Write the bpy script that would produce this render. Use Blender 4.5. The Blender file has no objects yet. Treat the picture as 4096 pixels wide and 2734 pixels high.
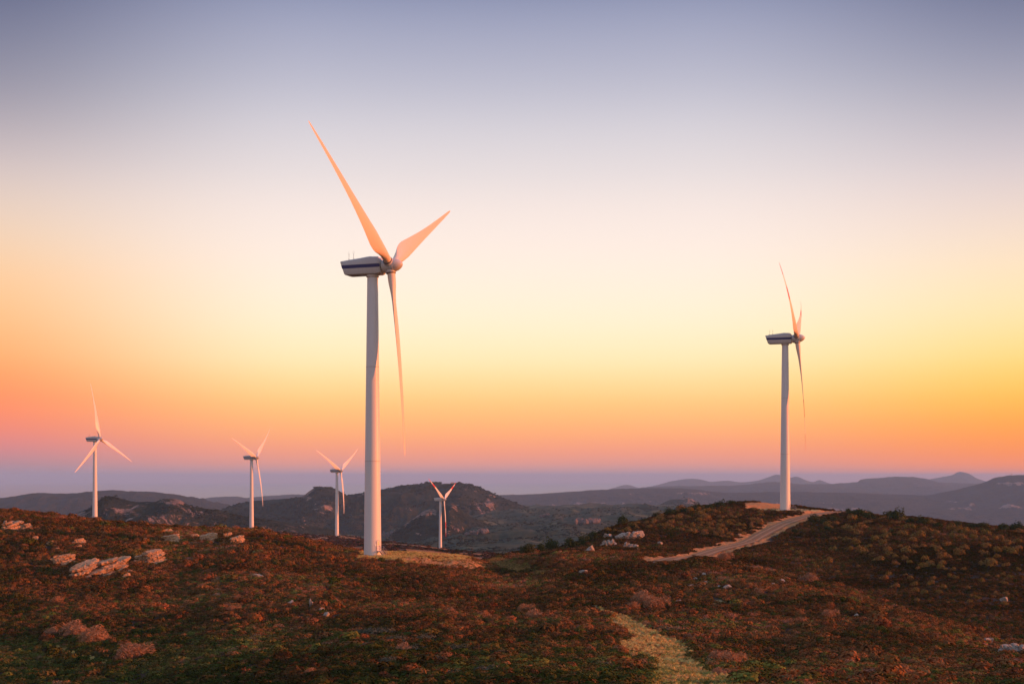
import bpy, bmesh, math, random
import numpy as np
from mathutils import Matrix, Vector

scene = bpy.context.scene
COL = scene.collection
rng = np.random.default_rng(7)
R_ = math.radians
# ---------------------------------------------------------------- camera
F, CX, HY, WPX = 5200.0, 2048.0, 1905.0, 4096.0       # focal length, centre and eye level in photo pixels
cam_d = bpy.data.cameras.new("camera")
cam = bpy.data.objects.new("camera", cam_d); COL.objects.link(cam)
cam.location = (0, 0, 0); cam.rotation_euler = (R_(90), 0, 0)
cam_d.sensor_width = 36.0; cam_d.lens = 36.0 * F / WPX
cam_d.shift_y = (HY - 1367.0) / WPX
cam_d.clip_start = 0.5; cam_d.clip_end = 120000
scene.camera = cam
SUN_EL, SUN_DIR = R_(9.5), (1.0, -0.11)
_az = math.atan2(SUN_DIR[0], SUN_DIR[1])
sunv = Vector((math.cos(SUN_EL) * math.sin(_az), math.cos(SUN_EL) * math.cos(_az), math.sin(SUN_EL)))

# ---------------------------------------------------------------- helpers: naming
def tag(o, label=None, cat=None, group=None, kind=None):
    if label: o['label'] = label
    if cat: o['category'] = cat
    if group: o['group'] = group
    if kind: o['kind'] = kind
    return o
def link(o, parent=None):
    COL.objects.link(o)
    if parent: o.parent = parent
    return o
def empty(name, loc=(0, 0, 0), rz=0):
    o = bpy.data.objects.new(name, None); o.location = loc; o.rotation_euler = (0, 0, rz); o.empty_display_size = .5
    return link(o)
def copy_tree(o, parent=None):
    c = o.copy(); COL.objects.link(c); c.parent = parent
    for ch in list(o.children): copy_tree(ch, c)
    return c
def mesh_np(name, V, Fq, mats, smooth=True, mat_idx=None, attrs=None):
    """V (n,3), Fq (m,k) faces all of k corners"""
    V = np.asarray(V, np.float32); Fq = np.asarray(Fq, np.int32); k = Fq.shape[1]
    me = bpy.data.meshes.new(name)
    me.vertices.add(len(V)); me.vertices.foreach_set("co", V.ravel())
    me.loops.add(Fq.size); me.loops.foreach_set("vertex_index", Fq.ravel())
    me.polygons.add(len(Fq)); me.polygons.foreach_set("loop_start", np.arange(0, Fq.size, k, dtype=np.int32))
    me.polygons.foreach_set("use_smooth", np.full(len(Fq), smooth, bool))
    for m in (mats if isinstance(mats, (list, tuple)) else [mats]): me.materials.append(m)
    if mat_idx is not None: me.polygons.foreach_set("material_index", np.asarray(mat_idx, np.int32))
    for an, (dom, arr) in (attrs or {}).items():
        arr = np.asarray(arr, np.float32)
        if arr.ndim == 1:
            a = me.attributes.new(an, 'FLOAT', dom); a.data.foreach_set("value", arr)
        else:
            a = me.attributes.new(an, 'FLOAT_VECTOR', dom); a.data.foreach_set("vector", arr.ravel())
    me.update(calc_edges=True); me.validate()
    return me
def obj(name, me, parent=None, **kw):
    o = bpy.data.objects.new(name, me); link(o, parent); tag(o, **kw); return o
def bm_obj(name, bm, mat, parent=None, smooth=False, **kw):
    me = bpy.data.meshes.new(name); bm.to_mesh(me); bm.free()
    for m in (mat if isinstance(mat, (list, tuple)) else [mat]): me.materials.append(m)
    if smooth:
        for p in me.polygons: p.use_smooth = True
    return obj(name, me, parent, **kw)
def grid_faces(nr, nc, wrap=False):
    i = np.arange(nr - 1)[:, None]; j = np.arange(nc if wrap else nc - 1)[None, :]; j2 = (j + 1) % nc
    return np.stack([i * nc + j, i * nc + j2, (i + 1) * nc + j2, (i + 1) * nc + j], -1).reshape(-1, 4)
def add_box(bm, c, s, rot=None):
    vs = [Vector((sx * s[0] / 2, sy * s[1] / 2, sz * s[2] / 2)) for sz in (-1, 1) for sy in (-1, 1) for sx in (-1, 1)]
    if rot is not None: vs = [rot @ v for v in vs]
    b = [bm.verts.new(v + Vector(c)) for v in vs]
    for f in ((0, 2, 3, 1), (4, 5, 7, 6), (0, 1, 5, 4), (2, 6, 7, 3), (0, 4, 6, 2), (1, 3, 7, 5)): bm.faces.new([b[i] for i in f])
def add_tube(bm, pts, r, n=8, cap=True):
    pts = [Vector(p) for p in pts]; rings = []
    rr = r if isinstance(r, (list, tuple)) else [r] * len(pts)
    for i, p in enumerate(pts):
        d = (pts[min(i + 1, len(pts) - 1)] - pts[max(i - 1, 0)]).normalized()
        a = d.orthogonal().normalized() if i == 0 else (ref - d * ref.dot(d)).normalized()
        ref = a; b = d.cross(a)
        rings.append([bm.verts.new(p + (a * math.cos(t) + b * math.sin(t)) * rr[i]) for t in [2 * math.pi * k / n for k in range(n)]])
    for q in range(len(rings) - 1):
        for k in range(n):
            bm.faces.new((rings[q][k], rings[q][(k + 1) % n], rings[q + 1][(k + 1) % n], rings[q + 1][k]))
    if cap:
        bm.faces.new(list(reversed(rings[0]))); bm.faces.new(rings[-1])
def add_lathe(bm, prof, n=48, axis='z', cap=True):
    rings = []
    for r, h in prof:
        rings.append([bm.verts.new((r * math.cos(t), r * math.sin(t), h) if axis == 'z' else (h, r * math.cos(t), r * math.sin(t)))
                      for t in [2 * math.pi * k / n for k in range(n)]])
    for q in range(len(rings) - 1):
        for k in range(n):
            bm.faces.new((rings[q][k], rings[q][(k + 1) % n], rings[q + 1][(k + 1) % n], rings[q + 1][k]))
    if cap:
        bm.faces.new(list(reversed(rings[0]))); bm.faces.new(rings[-1])

# ---------------------------------------------------------------- helpers: noise
def _hash(ix, iy, iz, seed):
    h = (ix.astype(np.int64) * 374761393 + iy.astype(np.int64) * 668265263 + iz.astype(np.int64) * 2147483647 + seed * 974634777) & 0xFFFFFFFF
    h = ((h ^ (h >> 13)) * 1274126177) & 0xFFFFFFFF
    return ((h ^ (h >> 16)) & 0xFFFF) / 65535.0
def vnoise(x, y, z=None, seed=0):
    x = np.asarray(x, float); y = np.asarray(y, float); z = np.zeros_like(x) if z is None else np.asarray(z, float)
    ix, iy, iz = np.floor(x), np.floor(y), np.floor(z); fx, fy, fz = x - ix, y - iy, z - iz
    s = lambda t: t * t * t * (t * (t * 6 - 15) + 10)
    fx, fy, fz = s(fx), s(fy), s(fz); r = 0
    for dz in (0, 1):
        wz = fz if dz else 1 - fz
        for dy in (0, 1):
            wy = fy if dy else 1 - fy
            for dx in (0, 1):
                r = r + _hash(ix + dx, iy + dy, iz + dz, seed) * (fx if dx else 1 - fx) * wy * wz
    return r * 2 - 1
def fbm(x, y, z=None, seed=0, octv=4, gain=.5):
    a, f, r, t = 1., 1., 0, 0
    for o in range(octv):
        r = r + a * vnoise(np.asarray(x) * f + 13.7 * o, np.asarray(y) * f + 7.1 * o, None if z is None else np.asarray(z) * f, seed + o); t += a
        a *= gain; f *= 2.03
    return r / t
def ridged(x, y, seed=0, octv=4):
    a, f, r, t = 1., 1., 0, 0
    for o in range(octv):
        r = r + a * (1 - np.abs(vnoise(np.asarray(x) * f + 3.3 * o, np.asarray(y) * f + 9.1 * o, None, seed + o)) * 2); t += a
        a *= .5; f *= 2.1
    return r / t
sstep = lambda e0, e1, x: (lambda t: t * t * (3 - 2 * t))(np.clip((x - e0) / (e1 - e0), 0, 1))
def pchip(xk, yk, x):
    xk = np.asarray(xk, float); yk = np.asarray(yk, float); h = np.diff(xk); d = np.diff(yk) / h; m = np.zeros_like(yk)
    for i in range(1, len(xk) - 1):
        if d[i - 1] * d[i] > 0:
            w1, w2 = 2 * h[i] + h[i - 1], h[i] + 2 * h[i - 1]; m[i] = (w1 + w2) / (w1 / d[i - 1] + w2 / d[i])
    m[0], m[-1] = d[0], d[-1]
    x = np.clip(x, xk[0], xk[-1]); i = np.clip(np.searchsorted(xk, x) - 1, 0, len(h) - 1); t = (x - xk[i]) / h[i]
    return ((1 + 2 * t) * (1 - t) ** 2 * yk[i] + t * (1 - t) ** 2 * h[i] * m[i] + t * t * (3 - 2 * t) * yk[i + 1] + t * t * (t - 1) * h[i] * m[i + 1])
def in_poly(px, py, poly):
    r = np.zeros(px.shape, bool); n = len(poly)
    for i in range(n):
        (x0, y0), (x1, y1) = poly[i], poly[(i + 1) % n]
        c = ((y0 > py) != (y1 > py)) & (px < (x1 - x0) * (py - y0) / (y1 - y0 + 1e-9) + x0); r ^= c
    return r

# ---------------------------------------------------------------- helpers: materials
def lin(c):
    return tuple(((v / 255) / 12.92 if v / 255 <= .04045 else ((v / 255 + .055) / 1.055) ** 2.4) for v in c) + (1.0,)
class NT:
    def __init__(s, name):
        s.m = bpy.data.materials.new(name); s.m.use_nodes = True; s.t = s.m.node_tree; s.t.nodes.clear()
        s.out = s.t.nodes.new("ShaderNodeOutputMaterial")
    def n(s, ty, **kw):
        nd = s.t.nodes.new(ty)
        for k, v in kw.items():
            if k in nd.inputs: s.set(nd.inputs[k], v)
            else: setattr(nd, k, v)
        return nd
    def set(s, inp, v):
        if isinstance(v, bpy.types.NodeSocket): s.t.links.new(v, inp)
        else: inp.default_value = v
    def noise(s, scale, detail=4, rough=.55, vec=None, dist=0.):
        nd = s.n("ShaderNodeTexNoise"); nd.inputs["Scale"].default_value = scale; nd.inputs["Detail"].default_value = detail
        nd.inputs["Roughness"].default_value = rough; nd.inputs["Distortion"].default_value = dist
        if vec is not None: s.t.links.new(vec, nd.inputs["Vector"])
        return nd.outputs[0]
    def ramp(s, fac, stops):
        nd = s.n("ShaderNodeValToRGB"); e = nd.color_ramp.elements
        while len(e) < len(stops): e.new(.5)
        for el, (p, c) in zip(e, stops): el.position = p; el.color = c if len(c) == 4 else tuple(c) + (1.,)
        s.set(nd.inputs[0], fac); return nd.outputs[0]
    def mix(s, fac, a, b, blend='MIX'):
        nd = s.n("ShaderNodeMix", data_type='RGBA', blend_type=blend)
        s.set(nd.inputs[0], fac); s.set(nd.inputs[6], a if isinstance(a, bpy.types.NodeSocket) else tuple(a) + (1.,) if len(a) == 3 else a)
        s.set(nd.inputs[7], b if isinstance(b, bpy.types.NodeSocket) else tuple(b) + (1.,) if len(b) == 3 else b); return nd.outputs[2]
    def math(s, op, a, b=0.):
        nd = s.n("ShaderNodeMath", operation=op); s.set(nd.inputs[0], a); s.set(nd.inputs[1], b); return nd.outputs[0]
    def attr(s, name, ty='GEOMETRY', vec=False):
        nd = s.n("ShaderNodeAttribute", attribute_name=name, attribute_type=ty); return nd.outputs["Color" if vec else "Fac"]
    def pos(s): return s.n("ShaderNodeTexCoord").outputs["Object"]
    def bump(s, h, strength=.5, dist=.1):
        nd = s.n("ShaderNodeBump"); nd.inputs["Strength"].default_value = strength; nd.inputs["Distance"].default_value = dist
        s.t.links.new(h, nd.inputs["Height"]); return nd.outputs[0]
    def bsdf(s, col, rough=.8, normal=None, spec=.3, **kw):
        nd = s.n("ShaderNodeBsdfPrincipled"); s.set(nd.inputs["Base Color"], col if isinstance(col, bpy.types.NodeSocket) else tuple(col)[:3] + (1.,))
        s.set(nd.inputs["Roughness"], rough); nd.inputs["Specular IOR Level"].default_value = spec
        if normal is not None: s.t.links.new(normal, nd.inputs["Normal"])
        for k, v in kw.items(): s.set(nd.inputs[k], v)
        s.t.links.new(nd.outputs[0], s.out.inputs["Surface"]); return s.m

def paint_mat(name, col, rough=.38, var=.08, spec=.4):
    t = NT(name); p = t.pos()
    streak = t.n("ShaderNodeMapping"); t.t.links.new(p, streak.inputs[0]); streak.inputs["Scale"].default_value = (1.2, 1.2, .06)
    d = t.noise(1.6, 5, .6, streak.outputs[0])
    c = t.mix(t.math('MULTIPLY', d, 1.0), tuple(x * (1 - var) for x in col), tuple(min(1, x * (1 + var * .4)) for x in col))
    return t.bsdf(c, t.math('ADD', t.math('MULTIPLY', d, .15), rough - .07), spec=spec)
M = {}
M['white'] = paint_mat("white_paint", (.68, .655, .61))
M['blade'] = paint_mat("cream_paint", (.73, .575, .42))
M['nacelle'] = paint_mat("nacelle_white", (.56, .52, .47), .42, .14)
M['blue'] = paint_mat("blue_paint", (.012, .02, .11), .35, .1)
M['red'] = paint_mat("red_paint", (.62, .035, .015), .4, .1)
M['ring'] = paint_mat("dark_seal", (.10, .085, .09), .6, .2)
M['steel'] = paint_mat("galvanised_steel", (.33, .31, .30), .45, .2)
M['concrete'] = paint_mat("concrete", (.46, .43, .39), .85, .25, .2)
M['notice_white'] = paint_mat("notice_white", (.85, .85, .8), .4)
M['notice_yellow'] = paint_mat("notice_yellow", (.8, .6, .05), .4)
M['wood'] = paint_mat("weathered_wood", (.30, .22, .15), .8, .3, .2)

def rock_mat(name, a, b, stain, scale=1.0):
    t = NT(name); p = t.pos()
    n1 = t.noise(.9 * scale, 8, .62, p, .6); n2 = t.noise(5 * scale, 6, .7, p)
    c = t.ramp(n1, [(.28, stain), (.42, a), (.62, b), (.8, tuple(x * 1.12 for x in b))])
    c = t.mix(t.ramp(n2, [(.35, (0, 0, 0)), (.5, (.6, .6, .6)), (.75, (1, 1, 1))]), tuple(x * .55 for x in a), c)
    h = t.math('ADD', t.math('MULTIPLY', n1, .6), n2)
    return t.bsdf(c, .9, t.bump(h, .8, .15 / scale), .15)
M['rock_warm'] = rock_mat("warm_schist", (.46, .27, .14), (.68, .42, .23), (.19, .11, .06))
M['rock_pale'] = rock_mat("pale_granite", (.36, .29, .22), (.54, .45, .35), (.15, .12, .09))
M['crag'] = rock_mat("grey_crag", (.17, .13, .11), (.28, .215, .175), (.06, .05, .04), .12)

# foliage: colour comes from per-instance or per-object data, with some change from leaf to leaf
def leaf_mat(name, inst=True, cols=None, trans=.25):
    t = NT(name)
    base = t.attr("col", 'INSTANCER', True) if inst else None
    rnd = t.attr("tone")
    if base is None:
        oi = t.n("ShaderNodeObjectInfo"); base = t.ramp(oi.outputs["Random"], cols)
    c = t.mix(t.math('MULTIPLY', rnd, 1.), t.mix(1., base, (.72, .72, .72), 'MULTIPLY'), t.mix(1., base, (1.34, 1.3, 1.22), 'MULTIPLY'))
    d = t.n("ShaderNodeBsdfDiffuse"); t.t.links.new(c, d.inputs[0])
    tr = t.n("ShaderNodeBsdfTranslucent"); t.t.links.new(c, tr.inputs[0])
    mx = t.n("ShaderNodeMixShader"); mx.inputs[0].default_value = trans
    t.t.links.new(d.outputs[0], mx.inputs[1]); t.t.links.new(tr.outputs[0], mx.inputs[2])
    t.t.links.new(mx.outputs[0], t.out.inputs["Surface"]); return t.m
M['scrub'] = leaf_mat("scrub_leaves", trans=.12)
M['bush'] = leaf_mat("bush_leaves", False, [(0, (.19, .13, .036)), (.3, (.25, .155, .044)), (.55, (.26, .14, .052)), (.8, (.20, .15, .04)), (1, (.29, .16, .06))], .2)
M['tree'] = leaf_mat("tree_leaves", False, [(0, (.035, .055, .02)), (.5, (.05, .068, .024)), (1, (.07, .072, .028))], .2)
M['twig'] = leaf_mat("dead_twigs", False, [(0, (.32, .17, .085)), (.5, (.38, .195, .095)), (1, (.30, .175, .10))], .15)
M['silver'] = leaf_mat("silvery_leaves", False, [(0, (.085, .09, .055)), (1, (.11, .105, .07))], .2)
M['bark'] = rock_mat("bark", (.06, .045, .03), (.10, .075, .055), (.03, .02, .015), 3)

# ---------------------------------------------------------------- terrain
PX = lambda u: CX + F * u
COLS = {
 0: [(60,'z',-12),(100,'z',-18.9),(150,2734),(175,2600),(200,2470),(225,2350),(250,2240),(275,2130),(300,2062),(315,2046),(340,2052),(420,'z',-18),(600,'z',-26),(904,'z',-33),(1200,'z',-50),(2000,'z',-110)],
 383: [(60,'z',-12),(100,'z',-18.5),(143,2734),(170,2590),(200,2450),(225,2345),(250,2230),(275,2138),(300,2096),(312,2090),(340,2098),(420,'z',-20.5),(600,'z',-28),(904,'z',-34.5),(1200,'z',-55),(2000,'z',-120)],
 700: [(60,'z',-12),(100,'z',-17.8),(135,2734),(170,2570),(200,2440),(230,2320),(255,2220),(280,2148),(300,2120),(310,2115),(340,2124),(420,'z',-21),(600,'z',-30),(900,'z',-38.5),(1200,'z',-60),(2000,'z',-130)],
 1000: [(60,'z',-12),(95,'z',-16.8),(125,2734),(160,2570),(200,2405),(235,2270),(265,2170),(290,2130),(300,2126),(330,2136),(420,'z',-22),(600,'z',-31),(800,'z',-37.5),(1034,'z',-44.5),(1200,'z',-58),(2000,'z',-140)],
 1150: [(60,'z',-12),(95,'z',-16.5),(120,2734),(160,2560),(200,2400),(240,2262),(270,2172),(290,2152),(300,2152),(330,2170),(420,'z',-25),(600,'z',-31.5),(800,'z',-39.5),(950,2138),(1050,2130),(1150,'z',-52),(1400,'z',-85),(2000,'z',-145)],
 1300: [(60,'z',-12),(95,'z',-16.2),(115,2734),(160,2545),(200,2390),(240,2270),(270,2195),(285,2180),(295,2182),(330,2205),(420,2205),(600,2190),(800,2172),(1000,2156),(1130,2144),(1200,2143),(1280,'z',-68),(1420,'z',-88),(2000,'z',-145)],
 1430: [(60,'z',-12),(95,'z',-16.2),(112,2734),(160,2530),(200,2390),(240,2270),(258,2226),(268,2214),(285,2210),(310,'z',-21),(420,'z',-27),(600,2195),(800,2170),(950,2160),(1130,2150),(1200,2148),(1280,'z',-68),(1420,'z',-88),(2000,'z',-145)],
 1550: [(60,'z',-12),(95,'z',-16.2),(112,2734),(160,2525),(200,2390),(235,2285),(250,2250),(258,'z',-16.4),(282,'z',-16.4),(305,'z',-22),(420,'z',-28.5),(600,2193),(780,2172),(850,2168),(1000,'z',-58),(1200,'z',-72),(1400,'z',-88),(2000,'z',-135)],
 1700: [(60,'z',-12),(95,'z',-16.2),(110,2734),(160,2520),(200,2390),(235,2288),(248,2262),(255,'z',-17.2),(260,'z',-16.4),(278,'z',-16.4),(300,'z',-22),(420,'z',-29.5),(600,2205),(720,2188),(780,2186),(900,'z',-54),(1323,'z',-82),(2000,'z',-125)],
 1870: [(60,'z',-12),(95,'z',-16.2),(108,2734),(160,2520),(200,2395),(235,2300),(246,2280),(253,2264),(262,'z',-16.5),(272,'z',-16.6),(290,'z',-21),(420,'z',-30),(600,2222),(700,2208),(740,2206),(850,'z',-50),(1323,'z',-83),(2000,'z',-115)],
 1960: [(60,'z',-12),(95,'z',-16.2),(107,2734),(160,2520),(200,2398),(235,2308),(255,2284),(275,2268),(300,2240),(320,2237),(345,'z',-22.5),(450,'z',-30),(650,2220),(720,2216),(850,'z',-50),(1400,'z',-86),(2000,'z',-110)],
 2048: [(60,'z',-12),(95,'z',-16.2),(105,2734),(160,2530),(200,2400),(235,2310),(260,2282),(285,2262),(310,2237),(330,2226),(350,2224),(380,'z',-23),(500,'z',-32),(800,'z',-50),(1400,'z',-88),(2000,'z',-108)],
 2250: [(60,'z',-12),(95,'z',-16.0),(104,2734),(150,2560),(200,2385),(240,2272),(265,2222),(280,2211),(300,2212),(330,2202),(360,2192),(375,2188),(400,'z',-23),(500,'z',-33),(800,'z',-52),(1400,'z',-88),(2000,'z',-108)],
 2500: [(60,'z',-12),(95,'z',-16.0),(103,2734),(150,2570),(200,2380),(240,2272),(262,2222),(272,2214),(290,2218),(315,2200),(350,2150),(385,2105),(400,2096),(430,'z',-16.5),(520,'z',-28),(800,'z',-52),(1400,'z',-88),(2000,'z',-108)],
 2800: [(60,'z',-12),(95,'z',-16.0),(104,2734),(150,2575),(200,2390),(230,2290),(250,2242),(258,2237),(280,2238),(310,2208),(350,2150),(400,2080),(430,2042),(455,2026),(490,2034),(560,'z',-26),(800,'z',-52),(1400,'z',-88),(2000,'z',-108)],
 3000: [(60,'z',-12),(95,'z',-16.0),(105,2734),(150,2590),(190,2430),(215,2320),(225,2296),(245,'z',-18.6),(270,2276),(310,2212),(350,2155),(400,2085),(440,2036),(465,2016),(485,2006),(510,2012),(580,'z',-26),(800,'z',-55),(1400,'z',-88),(2000,'z',-108)],
 3140: [(60,'z',-12),(95,'z',-16.0),(106,2734),(150,2605),(190,2420),(212,2330),(232,'z',-19.2),(262,2310),(300,2235),(350,2155),(400,2085),(430,2046),(443,2034),(458,2030),(475,2026),(500,2018),(520,2020),(580,'z',-24),(800,'z',-55),(1400,'z',-88),(2000,'z',-108)],
 3300: [(60,'z',-12),(95,'z',-16.0),(108,2734),(145,2600),(175,2475),(195,2390),(203,2378),(225,'z',-20.8),(258,2325),(300,2240),(350,2150),(400,2080),(430,2050),(450,2042),(475,2040),(500,2044),(580,'z',-24),(800,'z',-55),(1400,'z',-88),(2000,'z',-108)],
 3600: [(60,'z',-12),(95,'z',-16.4),(112,2734),(140,2625),(165,2510),(178,2465),(184,2458),(200,'z',-21.6),(230,2400),(270,2290),(330,2158),(380,2084),(405,2070),(420,2068),(450,2076),(520,'z',-24),(800,'z',-55),(1400,'z',-88),(2000,'z',-108)],
 4096: [(60,'z',-12),(100,'z',-17.2),(118,2734),(128,2680),(138,2630),(144,2612),(160,'z',-22.5),(190,2530),(230,2390),(280,2240),(330,2155),(365,2118),(380,2112),(410,2120),(480,'z',-24),(800,'z',-55),(1400,'z',-88),(2000,'z',-108)],
}
COLS[-900] = COLS[0]; COLS[4900] = COLS[4096]
FARTAIL = [(3000, -104), (3600, -100), (4600, -125), (6500, -190), (9000, -290), (14000, -335)]
FARLEFT = [(3000, -165), (3600, -185), (4600, -205), (6500, -240), (9000, -300), (14000, -335)]
LN0, LN1, NLN, NU = math.log(4.), math.log(14000.), 1400, 700
lng = np.linspace(LN0, LN1, NLN); ckeys = sorted(COLS); ug = np.linspace((-900 - CX) / F, (4900 - CX) / F, NU)
zc = []
for c in ckeys:
    k = COLS[c]; lk = [math.log(4.), math.log(25.)]; zk = [-2.6, -6.2]
    for e in k:
        lk.append(math.log(e[0])); zk.append(e[2] if e[1] == 'z' else -(e[1] - HY) * e[0] / F)
    w = float(sstep(1200., 2200., np.float64(c)))
    w3 = float(sstep(2750., 3150., np.float64(c)))
    for (d, zr), (_, zl), zr3 in zip(FARTAIL, FARLEFT, (-200, -240, -275, -310, -335, -345)):
        zr = zr * (1 - w3) + zr3 * w3; lk.append(math.log(d)); zk.append(zl * (1 - w) + zr * w)
    zc.append(pchip(lk, zk, lng))
zc = np.array(zc); ucol = [(c - CX) / F for c in ckeys]
ZT = np.array([pchip(ucol, zc[:, j], ug) for j in range(NLN)]).T          # (NU, NLN)
def _sm(a, ax, r):
    k = np.hanning(2 * r + 3)[1:-1]; k /= k.sum(); pad = [(0, 0), (0, 0)]; pad[ax] = (r, r); b = np.pad(a, pad, mode='edge')
    return sum(k[i] * np.take(b, range(i, i + a.shape[ax]), axis=ax) for i in range(2 * r + 1))
ZT = _sm(_sm(ZT, 0, 8), 1, 2)
def zbase(x, y):
    D = np.maximum(y, 4.001); u = np.clip(x / D, ug[0], ug[-1]); l = np.clip(np.log(D), LN0, LN1)
    a = (u - ug[0]) / (ug[1] - ug[0]); b = (l - LN0) / (lng[1] - lng[0])
    i = np.clip(a.astype(int), 0, NU - 2); j = np.clip(b.astype(int), 0, NLN - 2); a = a - i; b = b - j
    z = ZT[i, j] * (1 - a) * (1 - b) + ZT[i + 1, j] * a * (1 - b) + ZT[i, j + 1] * (1 - a) * b + ZT[i + 1, j + 1] * a * b
    amp = .28 * sstep(30, 120, D) * (1 - .5 * sstep(420, 520, D))
    z = z + amp * fbm(x / 7., y / 7., None, 3, 4) + .25 * sstep(60, 150, D) * vnoise(x / 31., y / 31., None, 5) * (1 - sstep(350, 500, D))
    far = sstep(1250, 2200, D)
    z = z + far * (36 * fbm(x / 480., y / 480., None, 11, 5) + 15 * ridged(x / 170., y / 170., 17, 4)) + sstep(450, 700, D) * (1 - far) * 2.0 * fbm(x / 45., y / 45., None, 23, 4)
    return z

TURB = {  # hub pixel, distance, yaw, phase, axial tip offset, tilt
 1: (1562, 1062, 264.3, 19.24, 302.80, .67, 4.96), 2: (3188, 1353, 446.7, 17.98, 303.24, -.52, 5.22),
 3: (399.6, 1755, 896.5, 17.62, 353.42, -.14, 6.33), 4: (1024.8, 1829, 1018.6, 15.76, 292.03, -.81, 5.77),
 5: (1362.5, 1881.5, 1168.9, 26.38, 298.04, -1.04, 5.46), 6: (1775.5, 1996, 1335.7, 21.45, 303.78, -.37, 5.42)}
RB, TH, OV, HUBUP = 39.0, 57.2, 4.02, 1.7
def turb_geo(k):
    hx, hy, D, yaw, ph, ax, tl = TURB[k]; y = R_(yaw)
    hub = Vector(((hx - CX) / F * D, D, (HY - hy) / F * D))
    a = Vector((math.cos(y), -math.sin(y), 0))
    b = hub - a * (OV * math.cos(R_(tl))) - Vector((0, 0, TH + HUBUP))
    return hub, Vector((b.x, b.y, b.z)), y, R_(ph), ax, R_(tl)
PADS = [(turb_geo(1)[1], 11, 16), (turb_geo(2)[1], 12, 18), (turb_geo(3)[1], 12, 22), (turb_geo(4)[1], 14, 26), (turb_geo(5)[1], 17, 24), (turb_geo(6)[1], 12, 26)]
def zpads(x, y):
    z = zbase(x, y)
    for p, r0, r1 in PADS:
        d = np.hypot(x - p.x, y - p.y); w = 1 - sstep(r0, r1, d); z = z * (1 - w) + (p.z - .02) * w
    return z
def ray_fn(fn, px, py, d0=95., d1=9000., n=3000):
    u = (px - CX) / F; D = np.exp(np.linspace(math.log(d0), math.log(d1), n)); z = fn(u * D, D)
    hit = np.nonzero(HY - F * z / D <= py)[0]
    i = hit[0] if len(hit) else n - 1
    return Vector((u * D[i], D[i], z[i]))
# the gravel road up to the second turbine
road_img = [(2655, 2243), (2695, 2235), (2738, 2227), (2800, 2213), (2855, 2201), (2930, 2182), (2999, 2162), (3034, 2145), (3069, 2126), (3104, 2107), (3139, 2091), (3182, 2076), (3226, 2064)]
rp = [ray_fn(zpads, a, b, 225 if i < 3 else 275) for i, (a, b) in enumerate(road_img)]
rD = np.array([p.y for p in rp])
for i in range(1, len(rD)): rD[i] = max(rD[i], rD[i - 1] + 4)
ru = np.array([(a - CX) / F for a, _ in road_img])
for _ in range(2): rD[1:-1] = .25 * rD[:-2] + .5 * rD[1:-1] + .25 * rD[2:]
tt = np.linspace(0, len(rD) - 1, 90); kk = np.arange(len(rD))
ry = pchip(kk, rD, tt); rx = pchip(kk, ru * 1000, tt) / 1000 * ry
tail = [(3262, 424, 2055.5), (3305, 438, 2049.), (3348, 450, 2045.), (3392, 460, 2043.), (3440, 470, 2044.)]
rz = zpads(rx, ry); tq = np.linspace(0, 5, 31)[1:]; k6 = np.arange(6)
tD = pchip(k6, [ry[-1]] + [a[1] for a in tail], tq); tu = pchip(k6, [rx[-1] / ry[-1] * 1000] + [(a[0] - CX) / F * 1000 for a in tail], tq) / 1000
tz = pchip(k6, [rz[-1]] + [-(a[2] - HY) / F * a[1] for a in tail], tq); rx, ry, rz = np.r_[rx, tu * tD], np.r_[ry, tD], np.r_[rz, tz]; print('road', np.round(np.c_[PX(rx / ry), HY - F * rz / ry, ry][::6], 0).tolist())
for _ in range(12): rz[1:-1] = .25 * rz[:-2] + .5 * rz[1:-1] + .25 * rz[2:]
ROADW = 2.25
def road_dist(x, y):
    best = np.full(x.shape, 1e9); zz = np.zeros(x.shape); side = np.zeros(x.shape)
    for i in range(len(rx) - 1):
        ax, ay, bx, by = rx[i], ry[i], rx[i + 1], ry[i + 1]; dx, dy = bx - ax, by - ay; L = dx * dx + dy * dy
        t = np.clip(((x - ax) * dx + (y - ay) * dy) / L, 0, 1); d = np.hypot(x - ax - t * dx, y - ay - t * dy); m = d < best
        best = np.where(m, d, best); zz = np.where(m, rz[i] + t * (rz[i + 1] - rz[i]), zz)
        side = np.where(m, np.sign((x - ax) * dy - (y - ay) * dx), side)
    return best, zz, side
def height(x, y, full=False):
    z = zpads(x, y); shp = z.shape
    rd = np.full(shp, 99.); side = np.zeros(shp)
    m = (y > 215) & (y < 540) & (x > 10) & (x < 190)
    if m.any():
        d, zz, s = road_dist(x[m], y[m]); w = 1 - sstep(ROADW + .6, ROADW + 4.2, d)
        z[m] = z[m] * (1 - w) + (zz - .14) * w; rd[m] = d; side[m] = s
    return (z, rd, side) if full else z
def ray_ground(px, py, d0=95., d1=9000.): return ray_fn(height, px, py, d0, d1)

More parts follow.
